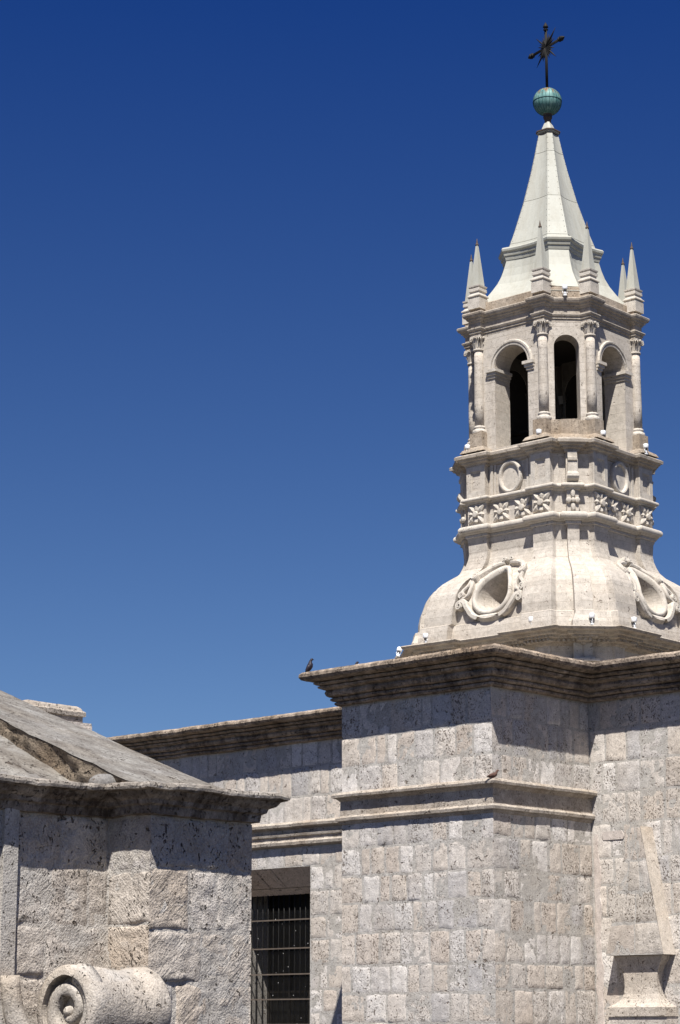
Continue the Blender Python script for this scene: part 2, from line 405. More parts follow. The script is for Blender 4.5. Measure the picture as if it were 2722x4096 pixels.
def offset_poly(path, o, closed):
    n = len(path); out = []
    for i in range(n):
        p = Vector(path[i]).to_2d()
        prev = Vector(path[i - 1]).to_2d() if (i > 0 or closed) else None
        nxt = Vector(path[(i + 1) % n]).to_2d() if (i < n - 1 or closed) else None
        ns = []
        if prev is not None: d = (p - prev).normalized(); ns.append(Vector((d.y, -d.x)))
        if nxt is not None: d = (nxt - p).normalized(); ns.append(Vector((d.y, -d.x)))
        if len(ns) == 1: out.append(p + ns[0] * o)
        else:
            m = ns[0] + ns[1]; out.append(p + m * (o / max(.35, 1 + ns[0].dot(ns[1]))))
    return out
def sweep(mb, path, prof, closed=False, seg=.12, jit=.012, seed=1):
    """profile (offset to the right of path, z); worn by noise"""
    lines = []
    for o, z in prof:
        q = offset_poly(path, o, closed); pts = []
        m = len(q) if closed else len(q) - 1
        for i in range(m):
            a, b = q[i], q[(i + 1) % len(q)]
            ref = (Vector(path[(i + 1) % len(path)]) - Vector(path[i])).length
            k = max(1, int(ref / seg)) if seg else 1
            pts += [(a.lerp(b, t / k).x, a.lerp(b, t / k).y, z) for t in range(k)]
        if not closed: pts.append((q[-1].x, q[-1].y, z))
        lines.append(pts)
    n = len(lines[0]); A = np.array(lines).reshape(-1, 3)
    if jit:
        big = vnoise(A * 1.7, seed); fine = fbm(A * 8, seed + 3, 2)
        A[:, 2] += jit * (.7 * big + .6 * fine)
        cx = fbm(A * 6 + 9, seed + 7, 2); cy = fbm(A * 6 + 40, seed + 8, 2)
        A[:, 0] += jit * .8 * cx; A[:, 1] += jit * .8 * cy
    m = len(prof); fs = []; uvs = []
    acc = [0.0]
    for i in range(1, n): acc.append(acc[-1] + float(np.linalg.norm(A[i] - A[i - 1])))
    for k in range(m - 1):
        for i in range(n if closed else n - 1):
            j = (i + 1) % n; fs.append((k * n + i, k * n + j, (k + 1) * n + j, (k + 1) * n + i))
    if not closed:
        fs.append(tuple(k * n for k in range(m))); fs.append(tuple(k * n + n - 1 for k in range(m - 1, -1, -1)))
    mb.smooth = False
    mb.add(A.tolist(), fs)

# ------------------------------------------------------------------ ground
g = MB(); g.add([(-3000, -3000, 0), (3000, -3000, 0), (3000, 3000, 0), (-3000, 3000, 0)], [(0, 1, 2, 3)])
tag(g.build('ground', M_GROUND), kind='structure')

# ------------------------------------------------------------------ church side wall with corner buttress
XC, YB, YK, XL = -28.627, 34.859, 38.160, -32.833
XE = -17.0; XW = -62.0
WX0, WX1, WZ0, WZ1 = -39.85, -36.99, 0.9, 5.507
church = thing('church_building', 'long church wall of pale stone blocks with projecting buttress, dark cornice and barred window', 'church', (XC, YK, 0))
w = MB(); w.cur = MORTAR
def wallbox(x0, x1, z0, z1): w.box(x0, x1, YK, YK + 1.1, z0, z1)
w.box(XW, WX0, YK, YK + 1.56, 0, 8.6); w.box(WX1, XL, YK, YK + 1.56, 0, 8.6); wallbox(WX0, WX1, 0, WZ0)
w.add([(WX0, YK, WZ1), (WX1, YK, WZ1), (WX1, YK, 8.6), (WX0, YK, 8.6), (WX0, YK + .45, 4.93), (WX1, YK + .45, 4.93), (WX1, YK + .45, 8.6), (WX0, YK + .45, 8.6)],
      [(0, 1, 2, 3), (4, 7, 6, 5), (3, 2, 6, 7)])
masonry(w, (0, YK, 0), (1, 0, 0), (0, -1, 0), -52, XL, 0, 8.52, .60, .47, 11, holes=[(WX0, WX1, WZ0, WZ1)], zcuts=(5.97, 6.5))
w.build('nave_wall', M_BLOCK, church, tone=True)
so_ = MB(); so_.box(WX0, WX1, YK + .01, YK + .46, 4.9, 5.0)
lz = lambda t: WZ1 - .004 + (4.90 - WZ1) * t
r_ = random.Random(5); xs = [WX0, WX0 + .38, WX0 + .95, WX0 + 1.5, WX1]
so_ = MB()
for a, b in zip(xs[:-1], xs[1:]):
    k = .25
    so_.add([(a + .012, YK + .004, lz(0)), (b - .012, YK + .004, lz(0)), (b - .012 + (k if b < WX1 else 0), YK + .33, lz(.73)), (a + .012 + (k if a > WX0 else 0), YK + .33, lz(.73))], [(0, 3, 2, 1)])
so_.add([(WX0, YK + .004, lz(0) + .02), (WX1, YK + .004, lz(0) + .02), (WX1, YK + .47, lz(1) + .02), (WX0, YK + .47, lz(1) + .02)], [(0, 3, 2, 1)])
so_.add([(WX0, YK + .345, lz(.76)), (WX1, YK + .345, lz(.76)), (WX1, YK + .47, lz(1)), (WX0, YK + .47, lz(1))], [(0, 3, 2, 1)])
so_.build('lintel_soffit', M_SOFFIT, church)
# dark room behind the window
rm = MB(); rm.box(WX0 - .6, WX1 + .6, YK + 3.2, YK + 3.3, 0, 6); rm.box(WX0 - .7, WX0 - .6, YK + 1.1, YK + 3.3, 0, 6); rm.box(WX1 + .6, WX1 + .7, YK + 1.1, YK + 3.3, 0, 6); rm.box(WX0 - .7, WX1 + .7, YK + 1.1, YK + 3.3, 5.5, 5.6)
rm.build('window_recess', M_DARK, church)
# window: iron grille, screen, frame
win = MB()
gy = YK + .47
win.box(WX0, WX1, YK + 1.50, YK + 1.54, WZ0, 5.6)
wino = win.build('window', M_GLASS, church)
nb = 16
for i in range(nb):
    x = WX0 + .06 + (WX1 - WX0 - .12) * i / (nb - 1); bars = MB(); bars.lathe([(.012, WZ0), (.012, 5.0)], x, gy, 8); bars.build('iron_bar', M_IRON, wino)
for z in (1.25, 1.83, 2.42, 3.01, 3.62, 4.30):
    bars = MB(); bars.box(WX0 - .03, WX1 + .03, gy - .066, gy - .048, z - .02, z + .012); bars.build('iron_bar', M_RUST2, wino)
for x in (WX0, WX0 + .72, WX0 + 1.42, WX1 - .06): fr = MB(); fr.box(x, x + .06, YK + 1.44, YK + 1.495, WZ0, 5.5); fr.build('frame', M_WOOD, wino)
for z in (1.5, 2.6, 3.7): fr = MB(); fr.box(WX0, WX1, YK + 1.445, YK + 1.492, z, z + .05); fr.build('frame', M_WOOD, wino)
sc2 = MB(); sc2.add([(WX0, gy - .04, WZ0), (WX1, gy - .04, WZ0), (WX1, gy - .04, 4.52), (WX0, gy - .04, 4.52), (WX0, gy - .036, WZ0), (WX1, gy - .036, WZ0), (WX1, gy - .036, 4.52), (WX0, gy - .036, 4.52)],
        [(0, 1, 2, 3), (7, 6, 5, 4), (0, 4, 5, 1), (1, 5, 6, 2), (2, 6, 7, 3), (3, 7, 4, 0)])
sc2.build('mesh_screen', M_MESH, wino)
# buttress
bt = MB(); bt.cur = MORTAR
bt.box(XL, XC, YB, YK + .9, 0, 9.0)
masonry(bt, (0, YB, 0), (1, 0, 0), (0, -1, 0), XL, XC, 0, 8.58, .635, .48, 21, flush=(True, True), zcuts=(6.1, 6.6))
masonry(bt, (XC, 0, 0), (0, 1, 0), (1, 0, 0), YB, YK, 0, 8.58, .635, .46, 22, flush=(True, False), zcuts=(6.1, 6.6))
bt.build('buttress', M_BLOCK, church, tone=True)
# right wall
rw = MB(); rw.cur = MORTAR
rw.box(XC, XE, YK, YK + 1.1, 0, 9.0)
masonry(rw, (0, YK, 0), (1, 0, 0), (0, -1, 0), XC, XE, 0, 8.58, .66, .50, 33)
rw.build('transept_wall', M_BLOCK, church, tone=True)
CP = [(0, 8.586), (.09, 8.59), (.12, 8.62), (.12, 8.66), (.085, 8.68), (.15, 8.69), (.185, 8.72), (.18, 8.76), (.14, 8.775), (.20, 8.785), (.25, 8.81), (.275, 8.87), (.25, 8.93), (.30, 8.945), (.37, 8.97), (.385, 9.01), (.33, 9.03), (.40, 9.04), (.45, 9.07), (.45, 9.10), (.38, 9.115), (.55, 9.13), (.64, 9.16), (.68, 9.22), (.675, 9.28), (.62, 9.33), (.45, 9.36), (0, 9.42)]
cn = MB(); sweep(cn, [(XL, YK), (XL, YB), (XC, YB), (XC, YK), (XE, YK)], CP, seg=.08, jit=.02, seed=4)
cn.build('cornice', M_CORN, church)
CP2 = [(o * .95, 8.475 + (z - 8.586) * .88) for o, z in CP]
cn = MB(); sweep(cn, [(XW, YK), (XL, YK)], CP2, seg=.08, jit=.02, seed=5)
cn.build('cornice', M_CORN, church)
SP = [(0, 6.00), (.03, 6.02), (.05, 6.06), (.10, 6.08), (.11, 6.14), (.08, 6.17), (.03, 6.19), (.03, 6.50), (.07, 6.53), (.10, 6.56), (.17, 6.58), (.18, 6.63), (.15, 6.67), (0, 6.71)]
st = MB(); sweep(st, [(XL, YK - 2), (XL, YB), (XC, YB), (XC, YK)], SP, jit=.010, seed=6)
st.build('string_course', M_STRING, church)
SP2 = [(0, 5.98), (.06, 6.0), (.13, 6.03), (.14, 6.1), (.08, 6.14), (.08, 6.22), (.12, 6.24), (.13, 6.29), (.06, 6.31), (.06, 6.4), (.12, 6.43), (.2, 6.46), (.21, 6.52), (.17, 6.55), (0, 6.6)]
st = MB(); sweep(st, [(XW, YK), (XL, YK)], SP2, jit=.010, seed=8)
st.build('string_course', M_STRING, church)
rf = MB(); rf.box(XW, XE, YK + .3, YK + 9, 8.6, 8.9); rf.box(XL + .1, XC - .1, YB + .1, YK + 1, 9.0, 9.3)
rf.build('roof', M_FLATROOF, church)
# tapered stone bracket on the right wall: a tall cap over a waisted body
br = MB(); HZ0, HZ1, HP = 3.20, 5.82, .40
def hx(u, z):
    t = (z - HZ0) / (HZ1 - HZ0); return -27.32 + .11 * t + u * (.72 * (1 - t) + .13 * t)
tmp = MB(); tmp.cur = MORTAR; tmp.add([(-1, YK - HP, HZ0), (1, YK - HP, HZ0), (1, YK - HP, HZ1), (-1, YK - HP, HZ1)], [(0, 1, 2, 3)])
masonry(tmp, (0, YK - HP, 0), (1, 0, 0), (0, -1, 0), -1, 1, HZ0, HZ1, .60, .95, 41, flush=(True, True), cell=.08, relief=.006, pal=[((.52, .48, .43), 3), ((.54, .505, .465), 2), ((.50, .45, .40), 2)])
tmp.v = [(hx(x, z), y, z) for x, y, z in tmp.v]
br.v, br.f, br.uv, br.tone, br.sm = tmp.v, tmp.f, tmp.uv, tmp.tone, tmp.sm
br.cur = (.50, .455, .40)
br.add([(hx(-1, HZ0), YK - HP, HZ0), (hx(-1, HZ1), YK - HP, HZ1), (hx(-1, HZ1), YK, HZ1), (hx(-1, HZ0), YK, HZ0), (hx(1, HZ0), YK - HP, HZ0), (hx(1, HZ1), YK - HP, HZ1), (hx(1, HZ1), YK, HZ1), (hx(1, HZ0), YK, HZ0)],
       [(0, 1, 2, 3), (0, 3, 7, 4), (1, 5, 6, 2)])
SECT = [(3.19, .62, .30), (3.08, .56, .27), (2.98, .49, .24), (2.87, .435, .225), (2.72, .41, .22), (2.55, .405, .22), (2.42, .42, .235), (2.32, .47, .27), (2.24, .55, .32), (2.18, .66, .38), (2.15, .73, .405)]
secs = []
for z, hw, p_ in SECT: secs.append([(-27.31 - hw, YK + .01, z), (-27.31 - hw, YK - p_, z), (-27.31 + hw, YK - p_, z), (-27.31 + hw, YK + .01, z)])
br.smooth = False
for q0, q1 in zip(secs[:-1], secs[1:]):
    for i in range(3): br.add([q0[i], q0[i + 1], q1[i + 1], q1[i]], [(3, 2, 1, 0)])
br.box(-28.06, -26.56, YK - .42, YK + .01, 1.97, 2.148); br.cur = (.53, .49, .45); br.box(-28.03, -26.58, YK - .385, YK + .01, 0, 1.965)
br.build('wall_bracket', M_BLOCK, church, tone=True)
pb_ = MB(); n = 20
for k in range(n):
    a, b = HZ0 + (HZ1 - HZ0) * k / n, HZ0 + (HZ1 - HZ0) * (k + 1) / n
    pb_.add([(hx(1, a) + .008, YK - HP - .004, a), (hx(1, a) + .03, YK, a), (hx(1, b) + .03, YK, b), (hx(1, b) + .008, YK - HP - .004, b)], [(0, 1, 2, 3)])
pb_.build('plaster_face', M_PLASTER, church)
pp_ = MB()
def patch(u0, u1, z0, z1, seed):
    n = max(6, int((z1 - z0) / .09)); vs = []; 
    for j in range(n + 1):
        z = z0 + (z1 - z0) * j / n; q = np.array([[z * 3.1, seed, 0]]); e = min(1, j / 2, (n - j) / 2)
        a = u0 + .05 * float(fbm(q, seed)[0]) + .04 * (1 - e); b = u1 + .07 * float(fbm(q + 5, seed)[0]) - .04 * (1 - e)
        vs += [(a, YK - .010, z), (a + .012, YK - .021, z), (b - .012, YK - .021, z), (b, YK - .008, z)]
    pp_.add(vs, [(j * 4 + i, j * 4 + i + 1, j * 4 + 5 + i, j * 4 + 4 + i) for j in range(n) for i in range(3)])
patch(-28.58, -28.42, 1.2, 5.75, 3); pp_.build('mortar_patch', M_PATCH, church)
pp_ = MB(); patch(-28.36, -27.75, 5.62, 5.80, 4); pp_.build('mortar_patch', M_PATCH, church)

# ------------------------------------------------------------------ stone gatehouse in the left foreground
X0, YC, XR = -17.896, 15.991, -18.587
YE = 17.50
gate = thing('stone_gatehouse', 'weathered stone gatehouse corner with sloping mortar roof and a carved scroll, close on the left', 'gatehouse', (X0, YC, 0))
GPAL = [((.535, .49, .44), 4), ((.545, .51, .47), 3), ((.58, .545, .505), 2), ((.47, .445, .425), 1.6), ((.53, .47, .405), 2)]
GM = (.52, .495, .46)
gw = MB(); gw.cur = GM
gw.box(-25, X0, YC, YE, 0, 3.99); gw.box(-25, XR, 10.5, YC, 0, 3.99)
KW = dict(rough=.020, relief=.010, gap=.03, pal=GPAL, cell=.035)
masonry(gw, (X0, 0, 0), (0, 1, 0), (1, 0, 0), YC, YE, 1.0, 3.97, .64, .62, 51, flush=(True, True), **KW)
masonry(gw, (0, YC, 0), (1, 0, 0), (0, -1, 0), XR, X0, 1.0, 3.97, .62, .62, 52, flush=(False, True), **KW)
masonry(gw, (XR, 0, 0), (0, 1, 0), (1, 0, 0), 14.70, YC, 1.0, 3.97, .60, .60, 53, **KW)
gw.build('wall', M_GATE, gate, tone=True)
pl = MB(); pl.cur = (.50, .48, .45)
pl.box(XR - .05, XR + .07, 14.50, 14.69, 0, 3.97); pl.box(XR - .3, XR + .02, 12.0, 14.50, 0, 3.97)
pl.build('pilaster', M_SCROLL, gate, tone=True)
GP = [(0, 3.955), (.07, 3.965), (.085, 4.05), (.125, 4.065), (.14, 4.11), (.20, 4.15), (.235, 4.20), (.285, 4.21), (.30, 4.245), (.285, 4.275), (.1, 4.29), (-.2, 4.30)]
gc = MB(); sweep(gc, [(XR, 11), (XR, YC), (X0, YC), (X0, YE), (-25, YE)], GP, seg=.04, jit=.024, seed=14)
gc.build('cornice', M_GCORN, gate)
gl = MB(); sweep(gl, [(XR, 11), (XR, YC), (X0, YC), (X0, YE), (-25, YE)], [(.0, 4.216), (.27, 4.218), (.315, 4.222), (.322, 4.25), (.315, 4.283), (.24, 4.30), (-.2, 4.305)], seg=.035, jit=.026, seed=15)
gl.build('roof_edge', M_GLIP, gate)
# roof: a raised slab over the projecting pier and a lower slab beside it
def grid(mb, fx, nu, nv, uv=False):
    vs = [fx(i / nu, j / nv) for j in range(nv + 1) for i in range(nu + 1)]
    A = np.array(vs); w_ = nu + 1
    fs = [(j * w_ + i, j * w_ + i + 1, (j + 1) * w_ + i + 1, (j + 1) * w_ + i) for j in range(nv) for i in range(nu)]
    mb.smooth = True; mb.add(A.tolist(), fs); mb.smooth = False
def smax(a, b, k=.10): return (a + b + math.sqrt((a - b) ** 2 + k * k)) / 2
def zroof(X, t):           # t 0 at the step, 1 at the verge
    d = -17.66 - X
    return smax(4.25, (4.15 - .115 * t) + (.397 - .018 * t) * d)
ro = MB()
def upper(a, b):
    X = -17.66 - 7.2 * a; Y = YC - .22 + (YE + .29 - YC + .22) * b
    nz = float(vnoise(np.array([[X * 2.1, Y * 2.1, 0]]), 3)[0]) * .018 + float(vnoise(np.array([[X * 8, Y * 8, 0]]), 4)[0]) * .006
    return (X, Y + (.05 * float(vnoise(np.array([[X * 3.3, 1.5, 0]]), 6)[0]) if b == 0 else 0), zroof(X, b) + nz)
grid(ro, upper, 110, 30)
def lower(a, b):
    X = -18.33 - 6.6 * a; Y = 11 + (YC - .10 - 11) * b
    nz = float(vnoise(np.array([[X * 2.1, Y * 2.1, 0]]), 8)[0]) * .02 + float(vnoise(np.array([[X * 9, Y * 9, 0]]), 9)[0]) * .006
    return (X, Y, smax(4.245, 4.29 + .49 * (-18.85 - X)) + nz)
grid(ro, lower, 70, 60)
# verge and eave edges
for b, t in ((1.0, 0),):
    pts = [upper(k / 60, 1.0) for k in range(61)]
    ro.add([p for p in pts] + [(p[0], p[1] - .02, min(p[2] - .05, 4.22)) for p in pts], [(i, i + 1, 61 + i + 1, 61 + i) for i in range(60)])
for fn in (upper, lower):          # far gable ends, closed down to the wall head
    pts = [fn(1.0, k / 20) for k in range(21)]
    ro.add(pts + [(p[0], p[1], 3.9) for p in pts], [(i, i + 1, 21 + i + 1, 21 + i) for i in range(20)])
pts = [lower(k / 40, 0.0) for k in range(41)]
ro.add(pts + [(p[0], p[1], min(p[2] - .05, 4.22)) for p in pts], [(i, i + 1, 41 + i + 1, 41 + i) for i in range(40)])
ro.build('roof', M_ROOF, gate)
rb = MB()
def stepface(a, b):
    X = -17.66 - 7.2 * a; t = upper(a, 0)[2] - .01; lo = smax(4.245, 4.29 + .49 * (-18.85 - X)) - .05
    lo = min(lo, t - .02) if X > -18.4 else lo
    nz = float(fbm(np.array([[X * 5, b * 2.0, 0]]), 21, 3)[0]) * .07
    return (X, YC - .21 + .05 * (1 - b) + nz * math.sin(math.pi * min(1, max(0, b))) + (upper(a, 0)[1] - (YC - .22)) * b, lo + (t - lo) * b)
grid(rb, stepface, 150, 8)
rb.build('rubble_edge', M_RUBBLE, gate)
# scroll (volute) standing out from the wall
vx, vz, R_ = -17.90, 1.90, .455
sc_ = MB(); sc_.cur = (.50, .46, .41)
def ringpts(r, y, n=40, sq=1.0): return [(vx + r * math.cos(2 * math.pi * i / n), y, vz + r * sq * math.sin(2 * math.pi * i / n)) for i in range(n)]
sc_.smooth = True
prof = [(R_ - .03, 15.95), (R_ - .005, 15.90), (R_ - .01, 15.74), (R_ - .045, 15.60), (R_ - .05, 15.52), (R_ - .02, 15.36), (R_, 15.1), (R_ + .005, 14.90), (R_ - .015, 14.86), (R_ - .10, 14.855)]
rings = []
for r, y in prof:
    q = ringpts(r, y)
    A = np.array(q); nn = fbm(A * 5, 61, 4) * .026
    rings.append([(vx + (p[0] - vx) * (1 + nn[k] / R_), p[1], vz + (p[2] - vz) * (1 + nn[k] / R_)) for k, p in enumerate(q)])
sc_.loft(rings[::-1], cap0=False, cap1=False)
sc_.smooth = False
sc_.loft([ringpts(R_ - .10, 15.02), ringpts(R_ - .10, 14.855)], cap0=True, cap1=False)
sc_.loft([ringpts(R_ - .02, 15.03), ringpts(R_ - .06, 15.955)], cap0=True, cap1=True)
sc_.box(vx - .70, vx + .25, 15.1, YC, 0, vz - .15)
sc_.build('scroll', M_SCROLL, gate, tone=True)
spv = MB(); spv.cur = (.47, .44, .40); pts = []; wd = []
for k in range(60):
    t = k / 59; a = math.radians(75 - 560 * t); r = (R_ - .08) * (1 - t) ** .8 * .86 + .055
    pts.append((vx + r * math.cos(a), 14.95, vz + r * math.sin(a))); wd.append(.075 * (1 - t) + .035)
spv.smooth = True; spv.band(pts, wd, (0, -1, 0), -.1, .06); spv.smooth = False
spv.lathe([(.001, 0), (.03, .02), (.05, .05), (.062, .09), (.055, .13), (.03, .16), (.001, .17)], 0, 0, 12)
kn = len(spv.v) - 7 * 12
for i in range(kn, len(spv.v)):
    x, y, z = spv.v[i]; spv.v[i] = (vx + x + .0, 15.03 - z * 1.0, vz - .02 + y)
spv.build('volute', M_SCROLL, bpy.data.objects['scroll'], tone=True)
cw = MB(); cw.cur = (.50, .47, .43)
pts = []
for k in range(25):
    t = k / 24; pts.append((XR + .12 + .35 * t * t, 14.60 + .55 * t ** 1.5, 2.25 - 1.3 * t ** .8))
cw.tube(pts, [.10 + .05 * t / 24 for t in range(25)], 10)
cw.build('curved_moulding', M_SCROLL, gate, tone=True)
# loose rock on the ledge
rk = MB(); rk.smooth = True; rr = []
for j in range(17):
    th = math.pi * j / 16
    rr.append([(.15 * math.sin(th) * math.cos(2 * math.pi * i / 28), .215 * math.sin(th) * math.sin(2 * math.pi * i / 28), .105 * math.cos(th)) for i in range(28)])
A = np.array(rr).reshape(-1, 3); nn = fbm(A * 5, 71, 3)
A *= (1 + .16 * nn)[:, None]; A[:, 2] = np.maximum(A[:, 2], -.07)
rr = A.reshape(17, 28, 3).tolist()
rk.loft(rr[::-1], False, False)
ro_ = rk.build('rock', M_ROCK)
ro_.location = (-18.40, 15.76, 4.315)
tag(ro_, 'rounded grey boulder lying on the gatehouse cornice beside the broken roof edge', 'rock')

# pedestal of a parapet behind the gatehouse roof
pd = thing('parapet_pedestal', 'square stone pedestal with a moulded cap standing behind the sloping gatehouse roof', 'pedestal', (-24, 19.3, 0))
px0, px1, py0, py1 = -24.6, -23.50, 18.70, 19.86
b_ = MB(); b_.cur = (.55, .50, .45)
b_.box(px0, px1, py0, py1, 0, 5.85)
masonry(b_, (px1, 0, 0), (0, 1, 0), (1, 0, 0), py0, py1, 4.6, 5.84, .62, .5, 61, flush=(True, True), rough=.008, pal=[((.56, .50, .45), 1)])
b_.build('shaft', M_BLOCK, pd, tone=True)
cpm = MB(); q = [(px0 + .05, py0 + .05), (px1 - .07, py0 + .05), (px1 - .07, py1 - .14), (px0 + .05, py1 - .14)]
sweep(cpm, q, [(0, 5.80), (.0, 5.84), (.02, 5.85), (.02, 5.93), (.05, 5.94), (.05, 6.0), (.02, 6.02), (.0, 6.06), (-.04, 6.09), (-.3, 6.12)], closed=True, seg=.06, jit=.012, seed=17)
cpm.build('cap', M_STRING, pd)

# ------------------------------------------------------------------ bell tower
TX, TY, TR = -38.933, 50.598, 0.0369
tower = thing('bell_tower', 'tall white bell tower with arched belfry, carved flower band and pale spire under a cross', 'tower', (TX, TY, 0), rotz=TR, local=True)
def P(mb, name, mat, parent=tower): return mb.build(name, mat, _Local(parent)) if False else build_local(mb, name, mat, parent)
def build_local(mb, name, mat, parent, tone=False):
    o = mb.build(name, mat, None, tone); o.parent = parent; return o
S2 = math.sqrt(.5)
def plan(S, v0, v1, pp, K, bw=0, bp=0, concave=None):
    """one corner (+X,-Y), then rotated four times, counter-clockwise"""
    pts = [(v0, -S), (v0, -(S + pp)), (v1, -(S + pp)), (v1, v1 - K)]
    if bw:
        d = K * S2; m = Vector((d * S2, -d * S2)); t = Vector((S2, S2)); n = Vector((S2, -S2))
        for a, b in ((-bw / 2, 0), (-bw / 2, bp), (bw / 2, bp), (bw / 2, 0)):
            q = m + t * a + n * b; pts.append((q.x, q.y))
    pts += [(K - v1, -v1), (S + pp, -v1), (S + pp, -v0), (S, -v0)]
    out = []
    for k in range(4):
        c, s = (1, 0, -1, 0)[k], (0, 1, 0, -1)[k]
        out += [(x * c - y * s, x * s + y * c) for x, y in pts]
    return out
def ring3(pl_, z): return [(p[0], p[1], z) for p in pl_]
def moulded(mb, pl_, prof):
    mb.loft([ring3(offset_poly(pl_, o, True), z) for o, z in prof])
def rot4(k, x, y):
    c, s = (1, 0, -1, 0)[k], (0, 1, 0, -1)[k]
    return (x * c - y * s, x * s + y * c)

# --- shaft below the dome-shaped base
SB = 1.49
def scplan(s, ppk=1.0): return plan(2.19 * s + (.16 * s - .16 * s * ppk), .83 * s, 1.5 * s, .16 * s * ppk, 3.7 * s, .34 * s, .15 * s)
base_pl = scplan(SB)
sh = MB()
sh.box(-4.4, 4.4, -4.4, 4.4, 0, 10.2)
moulded(sh, base_pl, [(-.25, 10.2), (-.25, 11.98)])
build_local(sh, 'lower_shaft', M_TOWER, tower)
dd = MB()
moulded(dd, base_pl, [(-.25, 11.98), (-.20, 11.99), (-.18, 12.05), (-.05, 12.06), (-.03, 12.13), (.10, 12.14), (.12, 12.20), (.24, 12.22), (.27, 12.29), (.46, 12.30), (.50, 12.36), (.47, 12.39), (.22, 12.43), (.05, 12.46)])
build_local(dd, 'base_cornice', M_TCORN, tower)
# dentil course and egg course of the base cornice: two crenellated rings
def crenel(pl_, base, out, pitch, z0, z1):
    q = offset_poly(pl_, base, True); poly = []
    for i in range(len(q)):
        a, b = q[i], q[(i + 1) % len(q)]; L_ = (b - a).length; d = (b - a).normalized(); n_ = Vector((d.y, -d.x)); poly.append(a)
        k = int(L_ / pitch)
        if L_ < .3: continue
        for j in range(k):
            c = a + d * (L_ * (j + .5) / k); u = d * pitch * .28
            poly += [c - u, c - u + n_ * out, c + u + n_ * out, c + u]
    return poly
dn = MB(); q = crenel(base_pl, -.04, .10, .13, 0, 0); dn.loft([ring3(q, 12.062), ring3(q, 12.128)])
build_local(dn, 'dentil_course', M_TCORN, tower)
dn = MB(); q = crenel(base_pl, .10, .045, .115, 0, 0); dn.loft([ring3(q, 12.145), ring3(q, 12.215)])
build_local(dn, 'egg_course', M_TCORN, tower)
# pier feet showing just above the church cornice
for k in range(4):
    ft = MB()
    d = 3.7 * SB * S2 + .15 * SB
    for (hw, o0, z0, z1) in ((.30, .12, 11.0, 11.62), (.42, .22, 11.50, 11.56), (.26, -.05, 11.6, 12.05)):
        n_ = Vector((S2, -S2)); t = Vector((S2, S2)); m_ = n_ * (d + o0 - .25)
        r4_ = [m_ - t * hw - n_ * .5, m_ - t * hw, m_ + t * hw, m_ + t * hw - n_ * .5]
        r4_ = [rot4(k, p.x, p.y) for p in r4_]
        ft.loft([[(x, y, z0) for x, y in r4_][::1], [(x, y, z1) for x, y in r4_]])
    n_ = Vector((S2, -S2)); t = Vector((S2, S2)); r4a = [n_ * 4.0 - t * .36, n_ * 4.36 - t * .36, n_ * 4.36 + t * .36, n_ * 4.0 + t * .36]; r4b = [n_ * 4.0 - t * .24, n_ * 4.24 - t * .24, n_ * 4.24 + t * .24, n_ * 4.0 + t * .24]
    bk = MB(); bk.loft([[rot4(k, p.x, p.y) + (12.40,) for p in r4a], [rot4(k, p.x, p.y) + (12.58,) for p in r4a], [rot4(k, p.x, p.y) + (12.86,) for p in r4b]]); build_local(bk, 'ledge_block', M_TRIM, tower)
    build_local(ft, 'pier_foot', M_TRIM, tower)
# --- flared body
ZS = [12.44, 12.60, 12.86, 12.88, 12.92, 13.17, 13.42, 13.64, 13.82, 13.97, 14.10, 14.22, 14.36, 14.51, 14.66, 14.82, 15.0, 15.15, 15.47, 15.60]
DS = [4.34, 4.33, 4.27, 4.27, 4.14, 4.13, 4.08, 3.99, 3.93, 3.83, 3.72, 3.58, 3.36, 3.10, 2.94, 2.85, 2.78, 2.75, 2.77, 2.79]
def s_of(z): return float(np.interp(z, ZS, DS)) / 2.77
fb = MB(); rings = []
for z, d in zip(ZS, DS):
    ppk = 1.0
    rings.append(ring3(scplan(d / 2.77, ppk), z))
# denser rings for a smooth curve
fb.loft(rings)
flared = build_local(fb, 'flared_base', M_TOWER, tower)
# --- drum with flower frieze and panels
DP = dict(S=2.19, v0=.83, v1=1.5, pp=.16, K=3.7, bw=.34, bp=.15)
drum_pl = plan(**DP)
dr = MB(); moulded(dr, drum_pl, [(.02, 15.58), (.02, 15.62), (.06, 15.63), (.06, 15.70), (0, 15.72), (0, 18.02)])
build_local(dr, 'drum', M_TOWER, tower)
def torus_prof(zc, r, o, n=10): return [(o + r * math.cos(a), zc + r * math.sin(a)) for a in [(-math.pi / 2 + math.pi * i / n) for i in range(n + 1)]]
t2 = MB(); t2.smooth = False
moulded(t2, drum_pl, [(.0, 15.70), (.10, 15.72), (.13, 15.745)] + torus_prof(15.86, .11, .105) + [(.0, 15.98)])
build_local(t2, 'torus_moulding', M_TRIM, tower)
t1 = MB(); moulded(t1, drum_pl, [(.0, 16.62), (.05, 16.63), (.07, 16.68)] + torus_prof(16.745, .065, .09) + [(.0, 16.82)])
build_local(t1, 'torus_moulding', M_TRIM, tower)
dc = MB(); moulded(dc, drum_pl, [(.0, 17.72), (.04, 17.73), (.06, 17.80), (.13, 17.84), (.14, 17.89), (.20, 17.91), (.22, 17.96), (.27, 17.97), (.28, 18.05), (.23, 18.09), (.05, 18.16), (-.2, 18.2)])
build_local(dc, 'drum_cornice', M_TCORN, tower)
